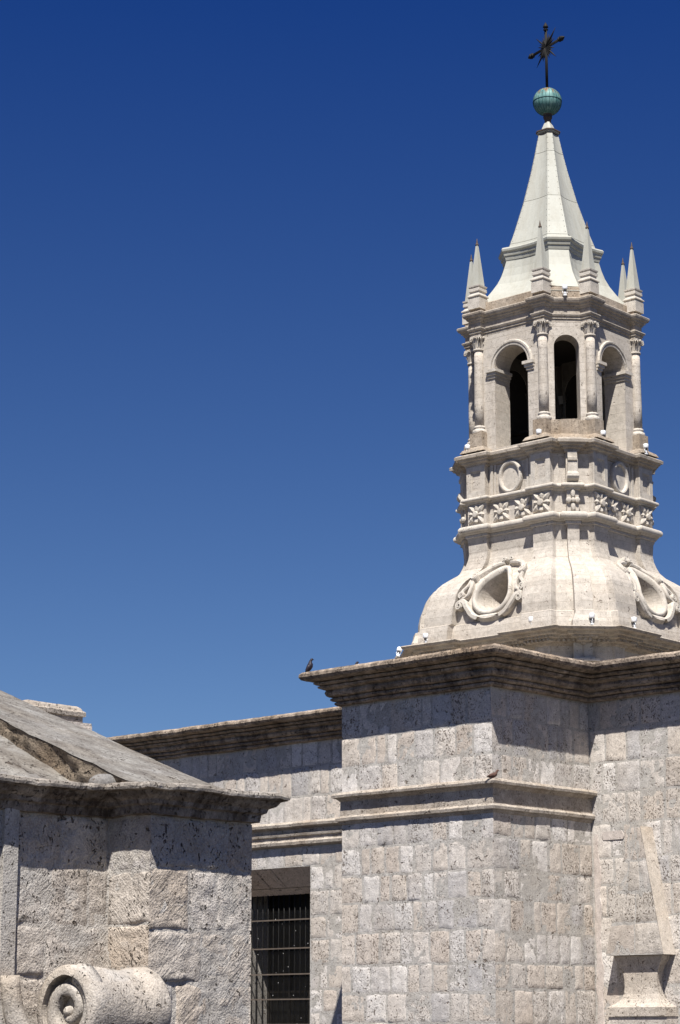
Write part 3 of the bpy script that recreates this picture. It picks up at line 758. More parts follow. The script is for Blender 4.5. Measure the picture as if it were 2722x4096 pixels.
# panels, medallions, side strips, consoles
def frame_rect(mb, k, face, v0, v1, z0, z1, bar, h, dist):
    """raised frame on a pier; face 0: -Y side, 1: +X side"""
    def put(a, b, c, d, o0, o1):
        pts2 = [(a, -(dist + o1)), (b, -(dist + o1)), (b, -(dist + o0)), (a, -(dist + o0))]
        pts2 = [rot4(k, x, y) for x, y in pts2]
        mb.loft([[(x, y, c) for x, y in pts2], [(x, y, d) for x, y in pts2]])
    put(v0, v0 + bar, z0, z1, -.02, h); put(v1 - bar, v1, z0, z1, -.02, h); put(v0 + bar, v1 - bar, z0, z0 + bar, -.02, h); put(v0 + bar, v1 - bar, z1 - bar, z1, -.02, h)
for k in range(4):
    for sgn in (-1, 1):
        a, b = sorted((sgn * .83, sgn * 1.5)); pn = MB()
        frame_rect(pn, k, 0, a, b, 16.83, 17.74, .15, .05, 2.35)
        frame_rect(pn, k, 0, a + .15, b - .15, 16.98, 17.59, .045, .02, 2.35)
        for (c, w_, h_) in ((.70, .05, .05), (.58, .035, .03)):
            x0_, x1_ = sgn * c - w_, sgn * c + w_
            pts2 = [rot4(k, x, y) for x, y in ((x0_, -2.19 - h_), (x1_, -2.19 - h_), (x1_, -2.17), (x0_, -2.17))]
            sp2 = MB(); sp2.loft([[(x, y, 16.82) for x, y in pts2], [(x, y, 17.73) for x, y in pts2]]); build_local(sp2, 'pilaster_strip', M_TRIM, tower)
        build_local(pn, 'pier_panel', M_TRIM, tower)
for k in range(4):
    md = MB(); N = 36; md.smooth = False
    def oval(rx, rz, y): return [rot4(k, rx * math.cos(2 * math.pi * i / N), y) + (17.27 + rz * math.sin(2 * math.pi * i / N),) for i in range(N)]
    md.loft([oval(.42, .50, -2.17), oval(.42, .50, -2.27), oval(.40, .48, -2.31), oval(.36, .44, -2.325), oval(.32, .40, -2.31), oval(.30, .38, -2.27), oval(.295, .375, -2.24)], False, True)
    build_local(md, 'medallion', M_TRIM, tower)
    cs = MB()
    d0 = 3.7 * S2 + .15; n_ = Vector((S2, -S2)); t = Vector((S2, S2))
    prof2 = [(0, 16.83), (.04, 16.86), (.16, 16.92), (.20, 16.99), (.19, 17.07), (.13, 17.13), (.09, 17.15), (.09, 17.45), (.13, 17.47), (.14, 17.55), (.10, 17.57), (.11, 17.73), (0, 17.73)]
    for hw, zr in ((.135, (0, 13)),):
        sec = []
        for side in (-1, 1):
            sec.append([rot4(k, *(n_ * (d0 - .01 + o) + t * (side * (hw + (.035 if 16.85 < z < 17.12 else 0)))).to_2d()) + (z,) for o, z in prof2])
        cs.loft([sec[0], sec[1]])
    build_local(cs, 'console', M_TRIM, tower)
    # small cross-shaped flower on the chamfer
    cf = MB(); d1 = d0 + .005
    for dx, dz, rx, rz in ((0, .19, .065, .13), (0, -.19, .065, .13), (-.12, 0, .085, .09), (.12, 0, .085, .09), (0, 0, .07, .07)):
        rings = []
        for q_, hgt in ((1, 0), (1, .05), (.7, .085), (.2, .095)):
            rings.append([rot4(k, *(n_ * (d1 + hgt + (.03 if dx == 0 and dz == 0 else 0)) + t * (dx + rx * q_ * math.cos(2 * math.pi * i / 12))).to_2d()) + (16.31 + dz + rz * q_ * math.sin(2 * math.pi * i / 12),) for i in range(12)])
        cf.loft(rings)
    build_local(cf, 'rosette', M_TRIM, tower)
def flower(k, v, dist, R=.352, zc=16.30):
    f_ = MB(); tw = rnd.uniform(-.10, .10); R *= rnd.uniform(.94, 1.03)
    lens = [.92, 1.18, .92, 1.18, .92, 1.18, .92, 1.18]
    for i in range(8):
        a = math.pi / 2 + i * math.pi / 4 + tw + rnd.uniform(-.05, .05); L_ = R * lens[i] * (.93 if i % 2 == 0 else .98) * rnd.uniform(.9, 1.03)
        u = Vector((math.cos(a), math.sin(a))); w_ = Vector((-u.y, u.x)); hw = R * .23
        def pt(r, s, h): p_ = u * r + w_ * s; return rot4(k, v + p_.x, -(dist + h)) + (zc + p_.y,)
        stn = [(R * .16, .40, .05), (R * .42, .85, .085), (R * .66, 1.0, .095), (L_ * .86, .6, .08), (L_, .03, .055)]
        rings = [[pt(r, -hw * s, -.01), pt(r, -hw * s, h * .55), pt(r, 0, h), pt(r, hw * s, h * .55), pt(r, hw * s, -.01)] for r, s, h in stn]
        f_.loft(rings)
    rings = [[rot4(k, v + r * math.cos(2 * math.pi * i / 14), -(dist + h)) + (zc + r * math.sin(2 * math.pi * i / 14),) for i in range(14)] for r, h in ((R * .27, 0), (R * .29, .10), (R * .24, .125), (R * .05, .13))]
    f_.loft(rings)
    return build_local(f_, 'flower_carving', M_TRIM, tower)
for k in range(4):
    for v, dist in ((-1.165, 2.35), (-.385, 2.19), (.385, 2.19), (1.165, 2.35)): flower(k, v, dist)
# --- scrolled cartouche round the round window on each flared face
def cart(k):
    ca = MB()
    SL = lambda z: 2.19 * s_of(z)
    def surf(v, z, h):     # point standing h off the face (face leans back as it rises)
        dz = (SL(z + .03) - SL(z - .03)) / .06; n2 = math.hypot(1, dz); ny, nz = -1 / n2, -dz / n2
        return rot4(k, v, -SL(z) + ny * h) + (z + nz * h,)
    def strip(pts, wid, h0, h1, dens=6):
        # smooth polyline in (v,z), constant width
        q = catmull(pts, dens); rings = []
        for i, (v, z) in enumerate(q):
            a, b = q[max(0, i - 1)], q[min(len(q) - 1, i + 1)]; tx, tz = b[0] - a[0], b[1] - a[1]; l_ = math.hypot(tx, tz) or 1
            nx, nz = -tz / l_, tx / l_; w_ = wid if not isinstance(wid, list) else wid[0] + (wid[1] - wid[0]) * i / (len(q) - 1)
            rings.append([surf(v + nx * w_ * e, z + nz * w_ * e, h) for e, h in ((1, h0), (1, h1 * .75), (.55, h1), (-.55, h1), (-1, h1 * .75), (-1, h0))])
        ca.loft(rings)
    def catmull(p, dens):
        out = []; n = len(p)
        for i in range(n - 1):
            p0, p1, p2, p3 = p[max(0, i - 1)], p[i], p[i + 1], p[min(n - 1, i + 2)]
            for j in range(dens):
                t = j / dens
                out.append(tuple(.5 * ((2 * p1[c]) + (-p0[c] + p2[c]) * t + (2 * p0[c] - 5 * p1[c] + 4 * p2[c] - p3[c]) * t * t + (-p0[c] + 3 * p1[c] - 3 * p2[c] + p3[c]) * t ** 3) for c in (0, 1)))
        out.append(p[-1]); return out
    def scroll(v, z, r, sgn, a0, h):
        pts = []
        for i in range(22):
            t = i / 21; a = a0 + sgn * t * 3.3 * math.pi; rr_ = r * (1 - .78 * t); pts.append((v + rr_ * math.cos(a), z + rr_ * math.sin(a)))
        strip(pts, [.035, .02], -.05, h, 1)
        ca.loft([[surf(v + rr_ * math.cos(2 * math.pi * i / 12), z + rr_ * math.sin(2 * math.pi * i / 12), hh) for i in range(12)] for rr_, hh in ((r * .95, -.05), (r * .95, h * .72))])
    # frame of the opening: egg shape
    def egg(rx, zt, zb, n=44): 
        out = []
        for i in range(n):
            a = 2 * math.pi * i / n; cz, hz = (zt + zb) / 2, (zt - zb) / 2
            out.append((rx * math.cos(a) * (1 - .26 * math.sin(a) - .10 * max(0, math.sin(a)) ** 2), cz - .04 + hz * math.sin(a)))
        return out
    n = 44; E1, E2 = egg(.66, 14.58, 13.09), egg(.545, 14.45, 13.22)
    E12, E3 = egg(.60, 14.515, 13.155), egg(.30, 13.98, 13.42)
    ca.smooth = True
    ca.loft([[surf(v, z, -.04) for v, z in E1], [surf(v, z, .10) for v, z in E1], [surf(v, z, .15) for v, z in E12], [surf(v, z, .10) for v, z in E2], [surf(v, z, -.01) for v, z in E2]], False, False)
    ca.smooth = False
    for m in (-1, 1):
        f = lambda L_: [(m * v, z) for v, z in L_]
        strip(f([(.10, 14.66), (.36, 14.62), (.60, 14.50), (.80, 14.30), (.86, 14.20)]), .065, -.04, .17)
        scroll(m * .13, 14.74, .085, m, math.pi / 2, .20)
        scroll(m * .83, 14.22, .10, -m, math.pi / 2, .20)
        strip(f([(.90, 14.14), (.93, 13.98), (1.05, 13.86), (1.12, 13.74)]), .05, -.04, .15)
        strip(f([(.84, 14.10), (.80, 13.92), (.84, 13.74), (.95, 13.64), (1.06, 13.65)]), .045, -.04, .15)
        scroll(m * 1.06, 13.73, .095, m, -math.pi / 2, .18)
        strip(f([(0, 12.95), (.30, 12.97), (.56, 13.08), (.76, 13.28), (.90, 13.47), (1.02, 13.52), (1.10, 13.47)]), .085, -.04, .20)
        scroll(m * 1.06, 13.40, .105, -m, math.pi / 2, .21)
    o = build_local(ca, 'cartouche', M_TRIM, tower)
    # splayed opening cut into the wall
    E4, E5 = egg(.55, 14.455, 13.215), egg(.33, 14.02, 13.44); cu = MB(); yb = SL(13.72) - 1.6
    cu.loft([[rot4(k, v, -yb) + (z,) for v, z in E5], [surf(v, z, .0) for v, z in E4], [surf(v, z, .5) for v, z in E4]])
    cut(flared, cu)
def cut(obj, cutter):
    c = build_local(cutter, 'cutter', M_TOWER, tower)
    md_ = obj.modifiers.new('opening', 'BOOLEAN'); md_.operation = 'DIFFERENCE'; md_.solver = 'EXACT'; md_.object = c
    bpy.context.view_layer.update()
    me = bpy.data.meshes.new_from_object(obj.evaluated_get(bpy.context.evaluated_depsgraph_get()))
    obj.modifiers.clear(); obj.data = me; bpy.data.objects.remove(c)
holes_info = [cart(k) for k in range(4)]

# --- belfry
Z_FL, Z_SPR, Z_TOP = 18.20, 20.66, 21.76
def arched_wall(k, diag, dist, hw, wid, z0, z1, sill, spring, thick, taper=0.0):
    """wall panel with a round-headed opening; k quarter turn; diag: on the chamfer"""
    mb = MB(); n = 20
    if diag: nn, tt = Vector((S2, -S2)), Vector((S2, S2))
    else: nn, tt = Vector((0, -1)), Vector((1, 0))
    def pt(u, o, z):
        if abs(u) > wid - .01 and o < -.1: u = math.copysign(wid - taper, u)
        q = nn * (dist + o) + tt * u; return rot4(k, q.x, q.y) + (z,)
    arc = [(hw * math.cos(math.pi - math.pi * i / n), spring + hw * math.sin(math.pi - math.pi * i / n)) for i in range(n + 1)]
    inner = [(-hw, sill)] + arc + [(hw, sill)]
    mbo, mbi = mb, MB()
    for o, flip in ((0, False), (-thick, True)):
        mb = mbi if flip else mbo
        def face(pts, uvz=None):
            vs = [pt(u, o, z) for u, z in pts]; idx = tuple(range(len(vs)))
            mb.add(vs, [idx if not flip else idx[::-1]], [[(u + 10, z) for u, z in (pts if not flip else pts[::-1])]])
        face([(-wid, z0), (-hw, z0), (-hw, spring), (-wid, spring)]); face([(hw, z0), (wid, z0), (wid, spring), (hw, spring)])
        if sill > z0 + .01: face([(-hw, z0), (hw, z0), (hw, sill), (-hw, sill)])
        for i in range(n):
            (u0, a0), (u1, a1) = arc[i], arc[i + 1]
            face([(u0, a0), (u1, a1), (u1, z1), (u0, z1)])
        face([(-wid, spring), (-hw, spring), (-hw, z1), (-wid, z1)]); face([(hw, spring), (wid, spring), (wid, z1), (hw, z1)])
    mb = mbo
    for (u0, a0), (u1, a1) in zip(inner[:-1], inner[1:]):
        mb.add([pt(u0, 0, a0), pt(u0, -thick, a0), pt(u1, -thick, a1), pt(u1, 0, a1)], [(3, 2, 1, 0)], [[(0, a1), (thick, a1), (thick, a0), (0, a0)]])
    mb.add([pt(-hw, 0, sill), pt(hw, 0, sill), pt(hw, -thick, sill), pt(-hw, -thick, sill)], [(0, 1, 2, 3)], [[(0, 0), (1, 0), (1, 1), (0, 1)]])
    for u in (-wid, wid):
        mb.add([pt(u, 0, z0), pt(u, -thick, z0), pt(u, -thick, z1), pt(u, 0, z1)], [(0, 1, 2, 3) if u < 0 else (3, 2, 1, 0)], [[(0, z0), (thick, z0), (thick, z1), (0, z1)]])
    w_o = build_local(mb, 'arched_wall', M_TOWER, tower); build_local(mbi, 'inner_face', M_PLASTER_SHADE, w_o)  # back faces get the plaster with shade painted in
    return w_o, pt
WD, CD = 2.13, 2.33
for k in range(4):
    o, pt = arched_wall(k, False, WD, .60, 1.26, Z_FL, Z_TOP, Z_FL + .04, Z_SPR, .72, taper=.58)
    # archivolt and imposts
    av = MB(); n = 28
    rings = []
    for i in range(n + 1):
        a = math.pi * i / n
        rings.append([pt(r * math.cos(a), h, Z_SPR + r * math.sin(a)) for r, h in ((.62, -.005), (.62, .03), (.655, .035), (.66, .02), (.70, .025), (.71, .055), (.76, .06), (.78, .03), (.79, -.005))])
    av.smooth = False; av.loft(rings)
    build_local(av, 'archivolt', M_TRIM, o)
    for sg in (-1, 1):
        im = MB()
        for (z0, z1, e) in ((Z_SPR - .27, Z_SPR - .18, .035), (Z_SPR - .185, Z_SPR - .09, .075), (Z_SPR - .095, Z_SPR - .005, .12)):
            u0, u1 = (-.83 - e * .3, -.60 + e) if sg < 0 else (.60 - e, .83 + e * .3)
            q4 = [pt(u0, e, z0), pt(u1, e, z0), pt(u1, -.70, z0), pt(u0, -.70, z0)]
            im.loft([q4, [(p[0], p[1], z1) for p in q4]])
        build_local(im, 'impost', M_TRIM, o)
    o2, pt2 = arched_wall(k, True, CD, .37, .66, Z_FL, Z_TOP, 18.80, 21.0, .55)
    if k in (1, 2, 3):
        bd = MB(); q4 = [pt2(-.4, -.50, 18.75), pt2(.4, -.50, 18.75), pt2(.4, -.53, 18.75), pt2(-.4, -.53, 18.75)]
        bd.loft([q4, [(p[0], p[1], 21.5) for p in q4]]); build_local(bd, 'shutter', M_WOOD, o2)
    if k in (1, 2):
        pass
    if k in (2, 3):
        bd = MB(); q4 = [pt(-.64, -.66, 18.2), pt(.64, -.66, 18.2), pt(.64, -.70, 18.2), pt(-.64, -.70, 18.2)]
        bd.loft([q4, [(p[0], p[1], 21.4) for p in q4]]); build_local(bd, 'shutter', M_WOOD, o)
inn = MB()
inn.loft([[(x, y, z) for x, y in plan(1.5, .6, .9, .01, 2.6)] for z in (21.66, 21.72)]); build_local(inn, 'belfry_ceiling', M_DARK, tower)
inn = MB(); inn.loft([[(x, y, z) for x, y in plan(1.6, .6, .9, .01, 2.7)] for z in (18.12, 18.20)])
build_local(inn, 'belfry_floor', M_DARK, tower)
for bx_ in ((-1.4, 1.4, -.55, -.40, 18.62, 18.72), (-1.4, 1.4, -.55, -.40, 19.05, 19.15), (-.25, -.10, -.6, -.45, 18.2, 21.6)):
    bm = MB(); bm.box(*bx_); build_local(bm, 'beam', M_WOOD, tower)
# corner plinths with worn edges
for k in range(4):
    pf = MB()
    pl1 = [(.92, -1.9), (.92, -2.37), (1.36, -2.37), (1.40, -2.25), (1.62, -2.03), (1.66, -2.10), (1.72, -2.16)]
    pl1 = [(.92, -1.9), (.92, -2.38), (1.37, -2.38), (1.37, -2.10)]
    m_ = [( -y, -x) for x, y in pl1[::-1]]
    mid = [(1.58, -1.92), (1.62, -1.98), (1.98, -1.62), (1.92, -1.58)]
    pg = [rot4(k, x, y) for x, y in pl1 + mid + m_]
    rr = random.Random(k)
    pf.loft([ring3(pg, 18.16), ring3(pg, 18.62), [(x, y, 18.80 + rr.uniform(-.07, .0)) for x, y in pg]])
    pg2 = offset_poly(pg, .16, True)
    pf.loft([ring3(offset_poly(pg, .22, True), 18.14), ring3(pg2, 18.24), ring3(offset_poly(pg, .01, True), 18.33)])
    build_local(pf, 'corner_plinth', M_TWEATH, tower)
# columns
def column():
    e = bpy.data.objects.new('column', None)
    mb = MB(); pr_ = []
    mb.lathe([(.148, 18.98), (.1475, 19.6), (.144, 20.3), (.140, 20.9), (.135, 21.34)], 0, 0, 22)
    o = build_local(mb, 'column', M_TWEATH_L, tower)
    bs = MB(); bs.lathe([(.20, 18.74), (.215, 18.77), (.222, 18.82), (.21, 18.87), (.175, 18.885), (.16, 18.91), (.178, 18.93), (.185, 18.96), (.17, 18.985), (.148, 19.0)], 0, 0, 22)
    build_local(bs, 'column_base', M_TRIM, o)
    cpt = MB()
    cpt.lathe([(.135, 21.30), (.165, 21.31), (.170, 21.335), (.165, 21.36), (.135, 21.37)], 0, 0, 20)
    cpt.lathe([(.125, 21.36), (.125, 21.50), (.14, 21.60), (.175, 21.69)], 0, 0, 16)
    for row, (zb, hh, ro_) in enumerate(((21.37, .15, .055), (21.40, .26, .075))):
        for i in range(8):
            a = 2 * math.pi * (i + row * .5) / 8; u = Vector((math.cos(a), math.sin(a))); t = Vector((-u.y, u.x)); rings = []
            for s_2, out, wd in ((0, .0, .036), (.5, .018, .044), (.8, .036, .038), (1.0, ro_, .026), (.93, ro_ + .012, .010)):
                r = .132 + out; z = zb + hh * s_2
                rings.append([tuple((u * (r - .012) - t * wd)) + (z,), tuple(u * (r + .012)) + (z,), tuple(u * (r - .012) + t * wd) + (z,), tuple(u * (r - .03)) + (z,)])
            cpt.loft(rings)
    for i in range(4):
        a = math.pi / 4 + i * math.pi / 2; u = Vector((math.cos(a), math.sin(a))); t = Vector((-u.y, u.x))
        for sd_ in (-1, 1):
            c = u * .232 + t * (sd_ * .035); rings = []
            pts = []
            for j in range(14):
                q = j / 13; an = math.pi * .6 - q * 2.6 * math.pi; rr_ = .052 * (1 - .7 * q)
                p2 = u * (.225 + rr_ * math.cos(an)) + t * (sd_ * .03); pts.append((p2.x, p2.y, 21.635 + rr_ * math.sin(an)))
            cpt.tube(pts, .014, 6)
            q0 = u * .15 + t * (sd_ * .03); q1 = u * .21 + t * (sd_ * .03)
            cpt.tube([(q0.x, q0.y, 21.50), ((q0.x + q1.x) / 2, (q0.y + q1.y) / 2, 21.60), (q1.x, q1.y, 21.68)], .014, 6)
    ab = []
    for i in range(4):
        a = i * math.pi / 2 - math.pi / 4
        for d_, r in ((-.09, .262), (.09, .262), (math.pi / 4, .175)):
            ab.append((r * math.cos(a + d_), r * math.sin(a + d_)))
    cpt.loft([ring3(ab, 21.685), ring3(ab, 21.74)])
    for i in range(4):
        a = i * math.pi / 2; cpt.lathe([(.004, 21.66), (.035, 21.68), (.042, 21.71), (.03, 21.74)], .19 * math.cos(a), .19 * math.sin(a), 8)
    build_local(cpt, 'capital', M_TRIM, o)
    return o
M_TWEATH_L = stone('column_stone', (.53, .495, .445), pit=.75, ochre=.25, bump=.6, grain=.6, brick=(9.0, .215, 1.0))
col0 = column()
cpos = []
for k in range(4):
    for x, y in ((1.168, -2.154), (2.154, -1.168)): cpos.append(rot4(k, x, y))
for i, (x, y) in enumerate(cpos):
    c = col0 if i == 0 else copy_tree(col0, tower)
    c.location = (x, y, 0); c.rotation_euler = (0, 0, (i % 2) * 0.0)
# entablature
EP = plan(2.13, .98, 1.34, .17, 3.30)
en = MB()
moulded(en, EP, [(-.02, 21.72), (-.02, 21.74), (.0, 21.745), (.0, 21.83), (.03, 21.84), (.03, 21.90), (.06, 21.915), (.08, 21.96), (.075, 21.985), (.0, 22.0), (.0, 22.17), (.03, 22.18), (.045, 22.23), (.085, 22.25), (.10, 22.30), (.145, 22.32), (.175, 22.38), (.185, 22.43), (.16, 22.46), (.0, 22.50), (-.6, 22.52)])
build_local(en, 'entablature', M_TCORN, tower)
bl = MB(); moulded(bl, plan(2.06, .98, 1.36, .22, 3.36), [(0, 22.46), (0, 22.80), (-.04, 22.83), (-.5, 22.86)])
build_local(bl, 'blocking_course', M_TWEATH, tower)
# pinnacles
def pinnacle():
    mb = MB(); sq = lambda h, z: [(-h, -h, z), (h, -h, z), (h, h, z), (-h, h, z)]
    mb.loft([sq(h, z) for h, z in ((.215, 22.60), (.215, 22.92), (.20, 22.93), (.20, 22.96), (.235, 22.98), (.235, 23.01), (.19, 23.05), (.165, 23.09), (.165, 23.13), (.195, 23.15), (.195, 23.23), (.17, 23.25), (.20, 23.29), (.205, 23.33), (.13, 23.345))])
    o = build_local(mb, 'pinnacle', M_TRIM, tower)
    ob = MB(); ob.loft([sq(h, z) for h, z in ((.15, 23.33), (.148, 23.36), (.085, 24.05), (.028, 24.66))])
    build_local(ob, 'obelisk', M_SPIRE, o)
    fi = MB(); fi.lathe([(.03, 24.62), (.05, 24.65), (.052, 24.68), (.035, 24.70), (.026, 24.74), (.006, 24.86)], 0, 0, 10)
    build_local(fi, 'finial', M_RUST, o)
    return o
p0 = pinnacle()
for i, (x, y) in enumerate(cpos):
    c = p0 if i == 0 else copy_tree(p0, tower)
    c.location = (x * 1.0, y * 1.0, 0)
# spire
def spl(S, a, sag, n=7):
    pts = []
    for k in range(4):
        row = []
        for i in range(n):
            u = -a + 2 * a * i / (n - 1); q = u / a
            row.append(rot4(k, u, -(S - sag * (1 - q * q))))
        pts += row
    return pts
spm = MB()
lev = [(22.70, 2.02, 1.36, .18), (22.86, 1.90, 1.29, .20), (23.08, 1.745, 1.175, .22), (23.30, 1.60, 1.07, .23), (23.55, 1.45, .965, .22), (23.80, 1.345, .88, .20), (24.05, 1.27, .83, .17), (24.28, 1.22, .79, .14), (24.36, 1.205, .775, .13)]
spm.loft([ring3(spl(S, a, g), z) for z, S, a, g in lev], False, True)
col_ = MB(); col_.loft([ring3(spl(1.20 + o, .775 + o * .414, .13), z) for o, z in ((-.02, 24.32), (.03, 24.33), (.05, 24.40), (.05, 24.45), (.085, 24.46), (.10, 24.51), (.085, 24.53), (.10, 24.56), (.15, 24.60), (.165, 24.66), (.13, 24.71), (.02, 24.75), (-.06, 24.77))])
build_local(col_, 'collar', M_SPIRE, build_local(spm, 'lower_spire', M_SPIRE, tower))
spu = MB()
lev = [(24.74, 1.16, .715, .10), (25.3, .985, .60, .085), (26.3, .71, .435, .062), (27.3, .49, .295, .044), (27.9, .375, .225, .034), (28.56, .262, .155, .02)]
spu.loft([ring3(spl(S, a, g), z) for z, S, a, g in lev])
upo = build_local(spu, 'spire', M_SPIRE, tower)
def at(z, c): return float(np.interp(z, [l[0] for l in lev], [l[c] for l in lev]))
for z in (24.86, 26.28, 27.88):
    sm_ = MB(); sm_.loft([ring3(spl(at(z, 1) + o, at(z, 2) + o * .4, at(z, 3)), z + d) for o, d in ((-.01, -.008), (.005, -.006), (.005, .006), (-.01, .008))])
    build_local(sm_, 'seam', M_SEAM, upo)
rv = MB()
for k in range(4):
    for sg in (-1, 1):
        for i in range(18):
            z = 24.95 + i * .2; S, a = at(z, 1), at(z, 2)
            for (u, off) in ((a * .94, .0), (a * 1.0, .0)):
                if off == 0 and u < a: x, y = sg * u, -(S - at(z, 3) * (1 - .94 ** 2))
                else:
                    cxx = Vector((a, -S)).lerp(Vector((S, -a)), .10); x, y = cxx.x * sg, cxx.y
                p = rot4(k, x, y); rv.lathe([(.004, z - .009), (.010, z - .005), (.010, z + .005), (.004, z + .009)], p[0] * 1.004, p[1] * 1.004, 6)
tag(build_local(rv, 'rivets', M_SEAM, upo), kind='stuff')
cap = MB()
oc = lambda S, z: ring3(spl(S, S * .6, 0, 2), z)
cap.loft([oc(S, z) for S, z in ((.25, 28.52), (.25, 28.56), (.29, 28.57), (.30, 28.60))])
capo = build_local(cap, 'spire_cap', M_SPIRE, upo)
cb = MB(); cb.loft([oc(S, z) for S, z in ((.30, 28.60), (.325, 28.61), (.325, 28.645), (.21, 28.66))]); cb.loft([oc(S, z) for S, z in ((.255, 28.50), (.275, 28.51), (.265, 28.535), (.25, 28.54))])
build_local(cb, 'cap_band', M_RUST, capo)
cc = MB(); cc.loft([oc(S, z) for S, z in ((.20, 28.655), (.17, 28.75), (.10, 28.93), (.06, 29.02), (.03, 29.03))]); build_local(cc, 'cap_point', M_SPIRE, capo)
nk = MB(); nk.lathe([(.10, 28.90), (.10, 28.98), (.105, 29.06), (.135, 29.10), (.14, 29.16), (.125, 29.17), (.15, 29.24), (.19, 29.26)], 0, 0, 16); build_local(nk, 'neck', M_RUST, upo)
bl_ = MB(); N = 48; rings = []
for j in range(33):
    th = math.pi * j / 32
    rings.append([((.445 * math.sin(th) * (1 - (.012 if i % 2 == 0 else 0))) * math.cos(2 * math.pi * i / N), (.445 * math.sin(th) * (1 - (.012 if i % 2 == 0 else 0))) * math.sin(2 * math.pi * i / N), 29.65 - .445 * math.cos(th)) for i in range(N)])
bl_.smooth = True; bl_.loft(rings, False, False)
ball = build_local(bl_, 'ball', M_COPPER, tower)
eq = MB(); eq.lathe([(.438, 29.635), (.452, 29.64), (.452, 29.66), (.438, 29.665)], 0, 0, 48); 
for i in range(24):
    a = 2 * math.pi * i / 24
    pts = [(.444 * math.sin(t) * math.cos(a), .444 * math.sin(t) * math.sin(a), 29.65 - .444 * math.cos(t)) for t in [math.pi * (.12 + .76 * j / 20) for j in range(21)]]
    eq.tube(pts, .006, 4)
build_local(eq, 'seam', M_COPPERD if 'M_COPPERD' in globals() else plain('dark_copper', (.02, .07, .07), .7), ball)
# cross
cr = MB()
AX = math.radians(90 - 43.3 + 17) # arm direction, local
au = Vector((math.cos(-.29), math.sin(-.29), 0)); zc_ = 31.47
def barx(a, b, r):
    d = (b - a).normalized()
    for sd_ in (-1, 0, 1):
        sid = d.cross(Vector((au.y, -au.x, 0)) if abs(d.z) < .5 else Vector((au.y, -au.x, 0))).normalized() * (r * sd_)
        cr.tube([a + sid, b + sid], r * .42 if sd_ else r * .6, 6)
lean = Vector((.0, 0, 0))
z0c, z1c = Vector((0, 0, 30.06)), Vector((0, 0, 32.05))
barx(z0c, z1c, .042)
hl = .66
barx(Vector((0, 0, zc_)) - au * hl, Vector((0, 0, zc_)) + au * hl, .036)
def tip(p, d):
    for (a_, r) in ((0, .05), (.05, .075), (.09, .04), (.13, .085), (.19, .05), (.26, .008)): pass
    pts = [p + d * t for t in (-.02, .02, .04, .08, .10, .14, .20, .27)]
    cr.tube(pts, [.05, .085, .05, .045, .09, .075, .05, .006], 8)
tip(z1c, Vector((0, 0, 1))); tip(Vector((0, 0, zc_)) + au * hl, au); tip(Vector((0, 0, zc_)) - au * hl, -au)
build_local(cr, 'cross', M_IRON, ball)
ry = MB()
for q in range(4):
    for j, (da, L_) in enumerate(((-24, .44), (-12, .40), (0, .70), (12, .40), (24, .44))):
        a = math.radians(45 + 90 * q + da); d = au * math.cos(a) + Vector((0, 0, math.sin(a)))
        c = Vector((0, 0, zc_)); ry.tube([c, c + d * L_ * .6, c + d * L_], [.034, .028, .004], 5)
build_local(ry, 'ray', M_IRON, bpy.data.objects['cross'])

# ------------------------------------------------------------------ spotlights on the ledges
def lamp(i, label, x, y, z, turn, inchurch=False):
    e = thing('spotlight', label, 'spotlight', (0, 0, 0), 'small white spotlights on the tower ledges', local=True)
    v = Matrix.Rotation(TR, 2) @ Vector((x, y)); e.location = (TX + v.x, TY + v.y, z); e.rotation_euler = (0, 0, turn)
    m = MB(); m.lathe([(.05, .17), (.075, .18), (.086, .205), (.088, .30), (.085, .312), (.05, .328), (.0015, .332)], 0, 0, 18); build_local(m, 'head', M_LAMP, e)
    m = MB(); m.lathe([(.05, .13), (.058, .15), (.05, .172)], 0, 0, 14); build_local(m, 'collar', M_LAMPD, e)
    m = MB(); m.tube([(0, 0, .14), (0, -.01, .07), (0, 0, -.01)], .03, 8); m.box(-.05, .05, -.04, .04, -.02, .012)
    for s_i in (-1, 1): m.tube([(s_i * .055, 0, .15), (s_i * .075, 0, .09), (s_i * .03, -.02, .03)], .012, 6)
    build_local(m, 'bracket', M_LAMP, e)
    return e
LT = [(1.78, -1.84, 22.50, 'white spotlight at the foot of the spire between the two nearest pinnacles'),
      (1.19, -2.46, 18.13, 'white spotlight left of the narrow belfry arch on the drum cornice'),
      (2.50, -1.14, 18.13, 'white spotlight right of the narrow belfry arch on the drum cornice'),
      (2.60, .90, 18.13, 'white spotlight at the right end of the drum cornice against the sky'),
      (-1.40, -2.46, 18.13, 'white spotlight near the left end of the drum cornice below the far left column'),
      (1.64, -3.62, 12.46, 'white spotlight on the base cornice just right of the left cartouche'),
      (3.22, -3.0, 12.46, 'white spotlight on the centre block of the base cornice'),
      (3.75, -1.74, 12.46, 'white spotlight on the base cornice just left of the right cartouche'),
      (-1.86, -3.92, 12.37, 'white spotlight under the left flank of the flared tower base'),
      (-3.62, -3.05, 12.33, 'leftmost white spotlight, tilted beside the lowest corner of the tower base')]
for i, (x, y, z, lab) in enumerate(LT):
    e_ = lamp(i, lab, x, y, z, .7 + .3 * i); e_.scale = (.92,) * 3
    if i == 9: e_.rotation_euler = (math.radians(-28), math.radians(16), .75)

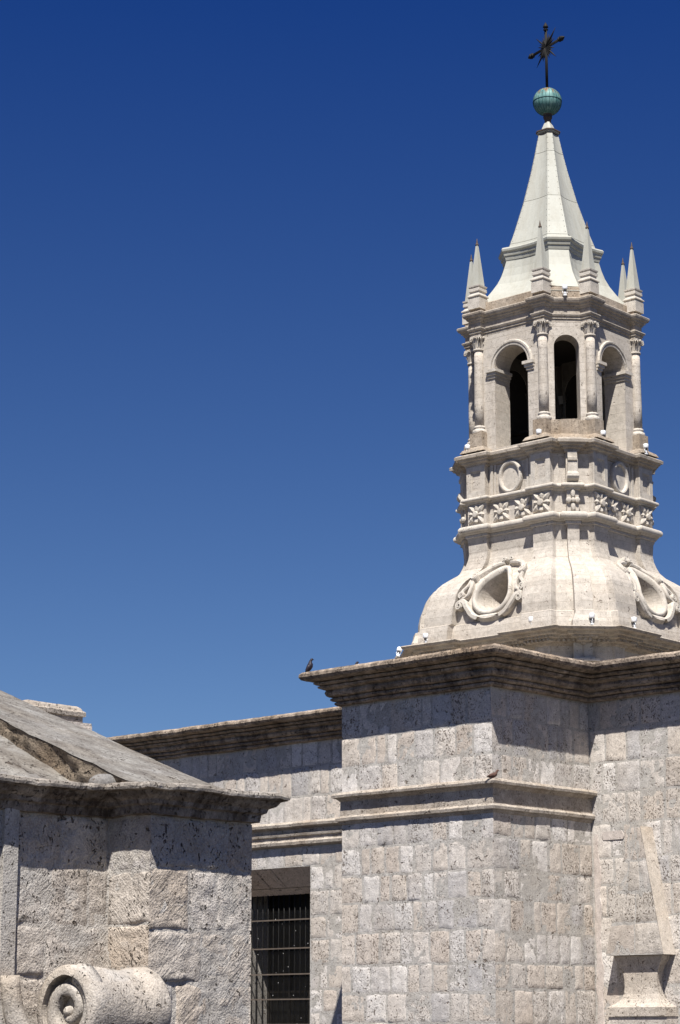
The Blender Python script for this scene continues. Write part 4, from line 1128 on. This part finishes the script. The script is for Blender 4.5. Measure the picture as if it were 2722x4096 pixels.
# ------------------------------------------------------------------ pigeons
def pigeon(label, loc, turn, upright, mats, scale=1.0, crouch=False):
    e = thing('pigeon', label, 'pigeon', loc, 'pigeons on the church', local=True); e.rotation_euler = (0, 0, turn); e.scale = (scale,) * 3
    a = math.radians(upright); ca, sa = math.cos(a), math.sin(a)
    def sp_(t, h=0.0): return (t * ca - h * sa, 0, .10 + t * sa + h * ca)
    if crouch: base = .055
    body = [(-.17, -.005, .004), (-.13, 0, .022), (-.08, 0, .045), (-.02, 0, .062), (.04, .005, .066), (.085, .02, .055), (.115, .045, .036)]
    pts = [sp_(t, h) for t, h, r in body]; rad = [r for *_, r in body]
    hx, _, hz = pts[-1]
    pts += [(hx + .012, 0, hz + .03), (hx + .028, 0, hz + .055), (hx + .048, 0, hz + .062), (hx + .062, 0, hz + .058), (hx + .085, 0, hz + .048)]
    rad += [.029, .030, .026, .010, .002]
    if crouch: pts = [(x, y, z - .035) for x, y, z in pts]
    m = MB(); m.tube(pts, rad, 12, up=(0, 1, 0)); b = build_local(m, 'body', mats[0], e)
    for s_i in (-1, 1):
        w = MB(); ps = [sp_(t, h) for t, h in ((.07, .02), (.0, .015), (-.08, .012), (-.16, .0))]
        if crouch: ps = [(x, y, z - .035) for x, y, z in ps]
        ps = [(x, s_i * q, z) for (x, y, z), q in zip(ps, (.045, .060, .045, .018))]
        w.tube(ps, [.018, .040, .034, .004], 8, up=(0, 1, 0), flat=.4); build_local(w, 'wing', mats[1], e)
        g_ = MB(); lz_ = .062 if not crouch else .03
        g_.tube([(0.01, s_i * .025, lz_), (.0, s_i * .026, .02), (.0, s_i * .026, .004)], .006, 6); g_.tube([(-.02, s_i * .026, .005), (.035, s_i * .026, .005)], .005, 5); build_local(g_, 'leg', M_LEG, e)
    t = MB(); ps = [sp_(tt, hh) for tt, hh in ((-.12, .0), (-.18, -.004), (-.235, -.006))]
    if crouch: ps = [(x, y, z - .035) for x, y, z in ps]
    t.tube(ps, [.02, .03, .026], 8, up=(0, 0, 1), flat=.3); build_local(t, 'tail', mats[2], e)
    return e
pigeon('dark pigeon standing on the far left tip of the buttress cornice', (-33.30, 34.30, 9.325), .76, 58, (M_PIG, M_PIG, M_PIG), 1.0)
pigeon('dark pigeon mostly hidden behind the buttress cornice with only its head showing', (-32.62, 35.05, 9.30), .76, 60, (M_PIG, M_PIG, M_PIG), .9)
pigeon('brown pigeon with pale tail crouching on the string course at the buttress corner', (-28.52, 34.73, 6.68), .76, 14, (M_PIGB, M_PIGB, M_PIGW), .78, True)
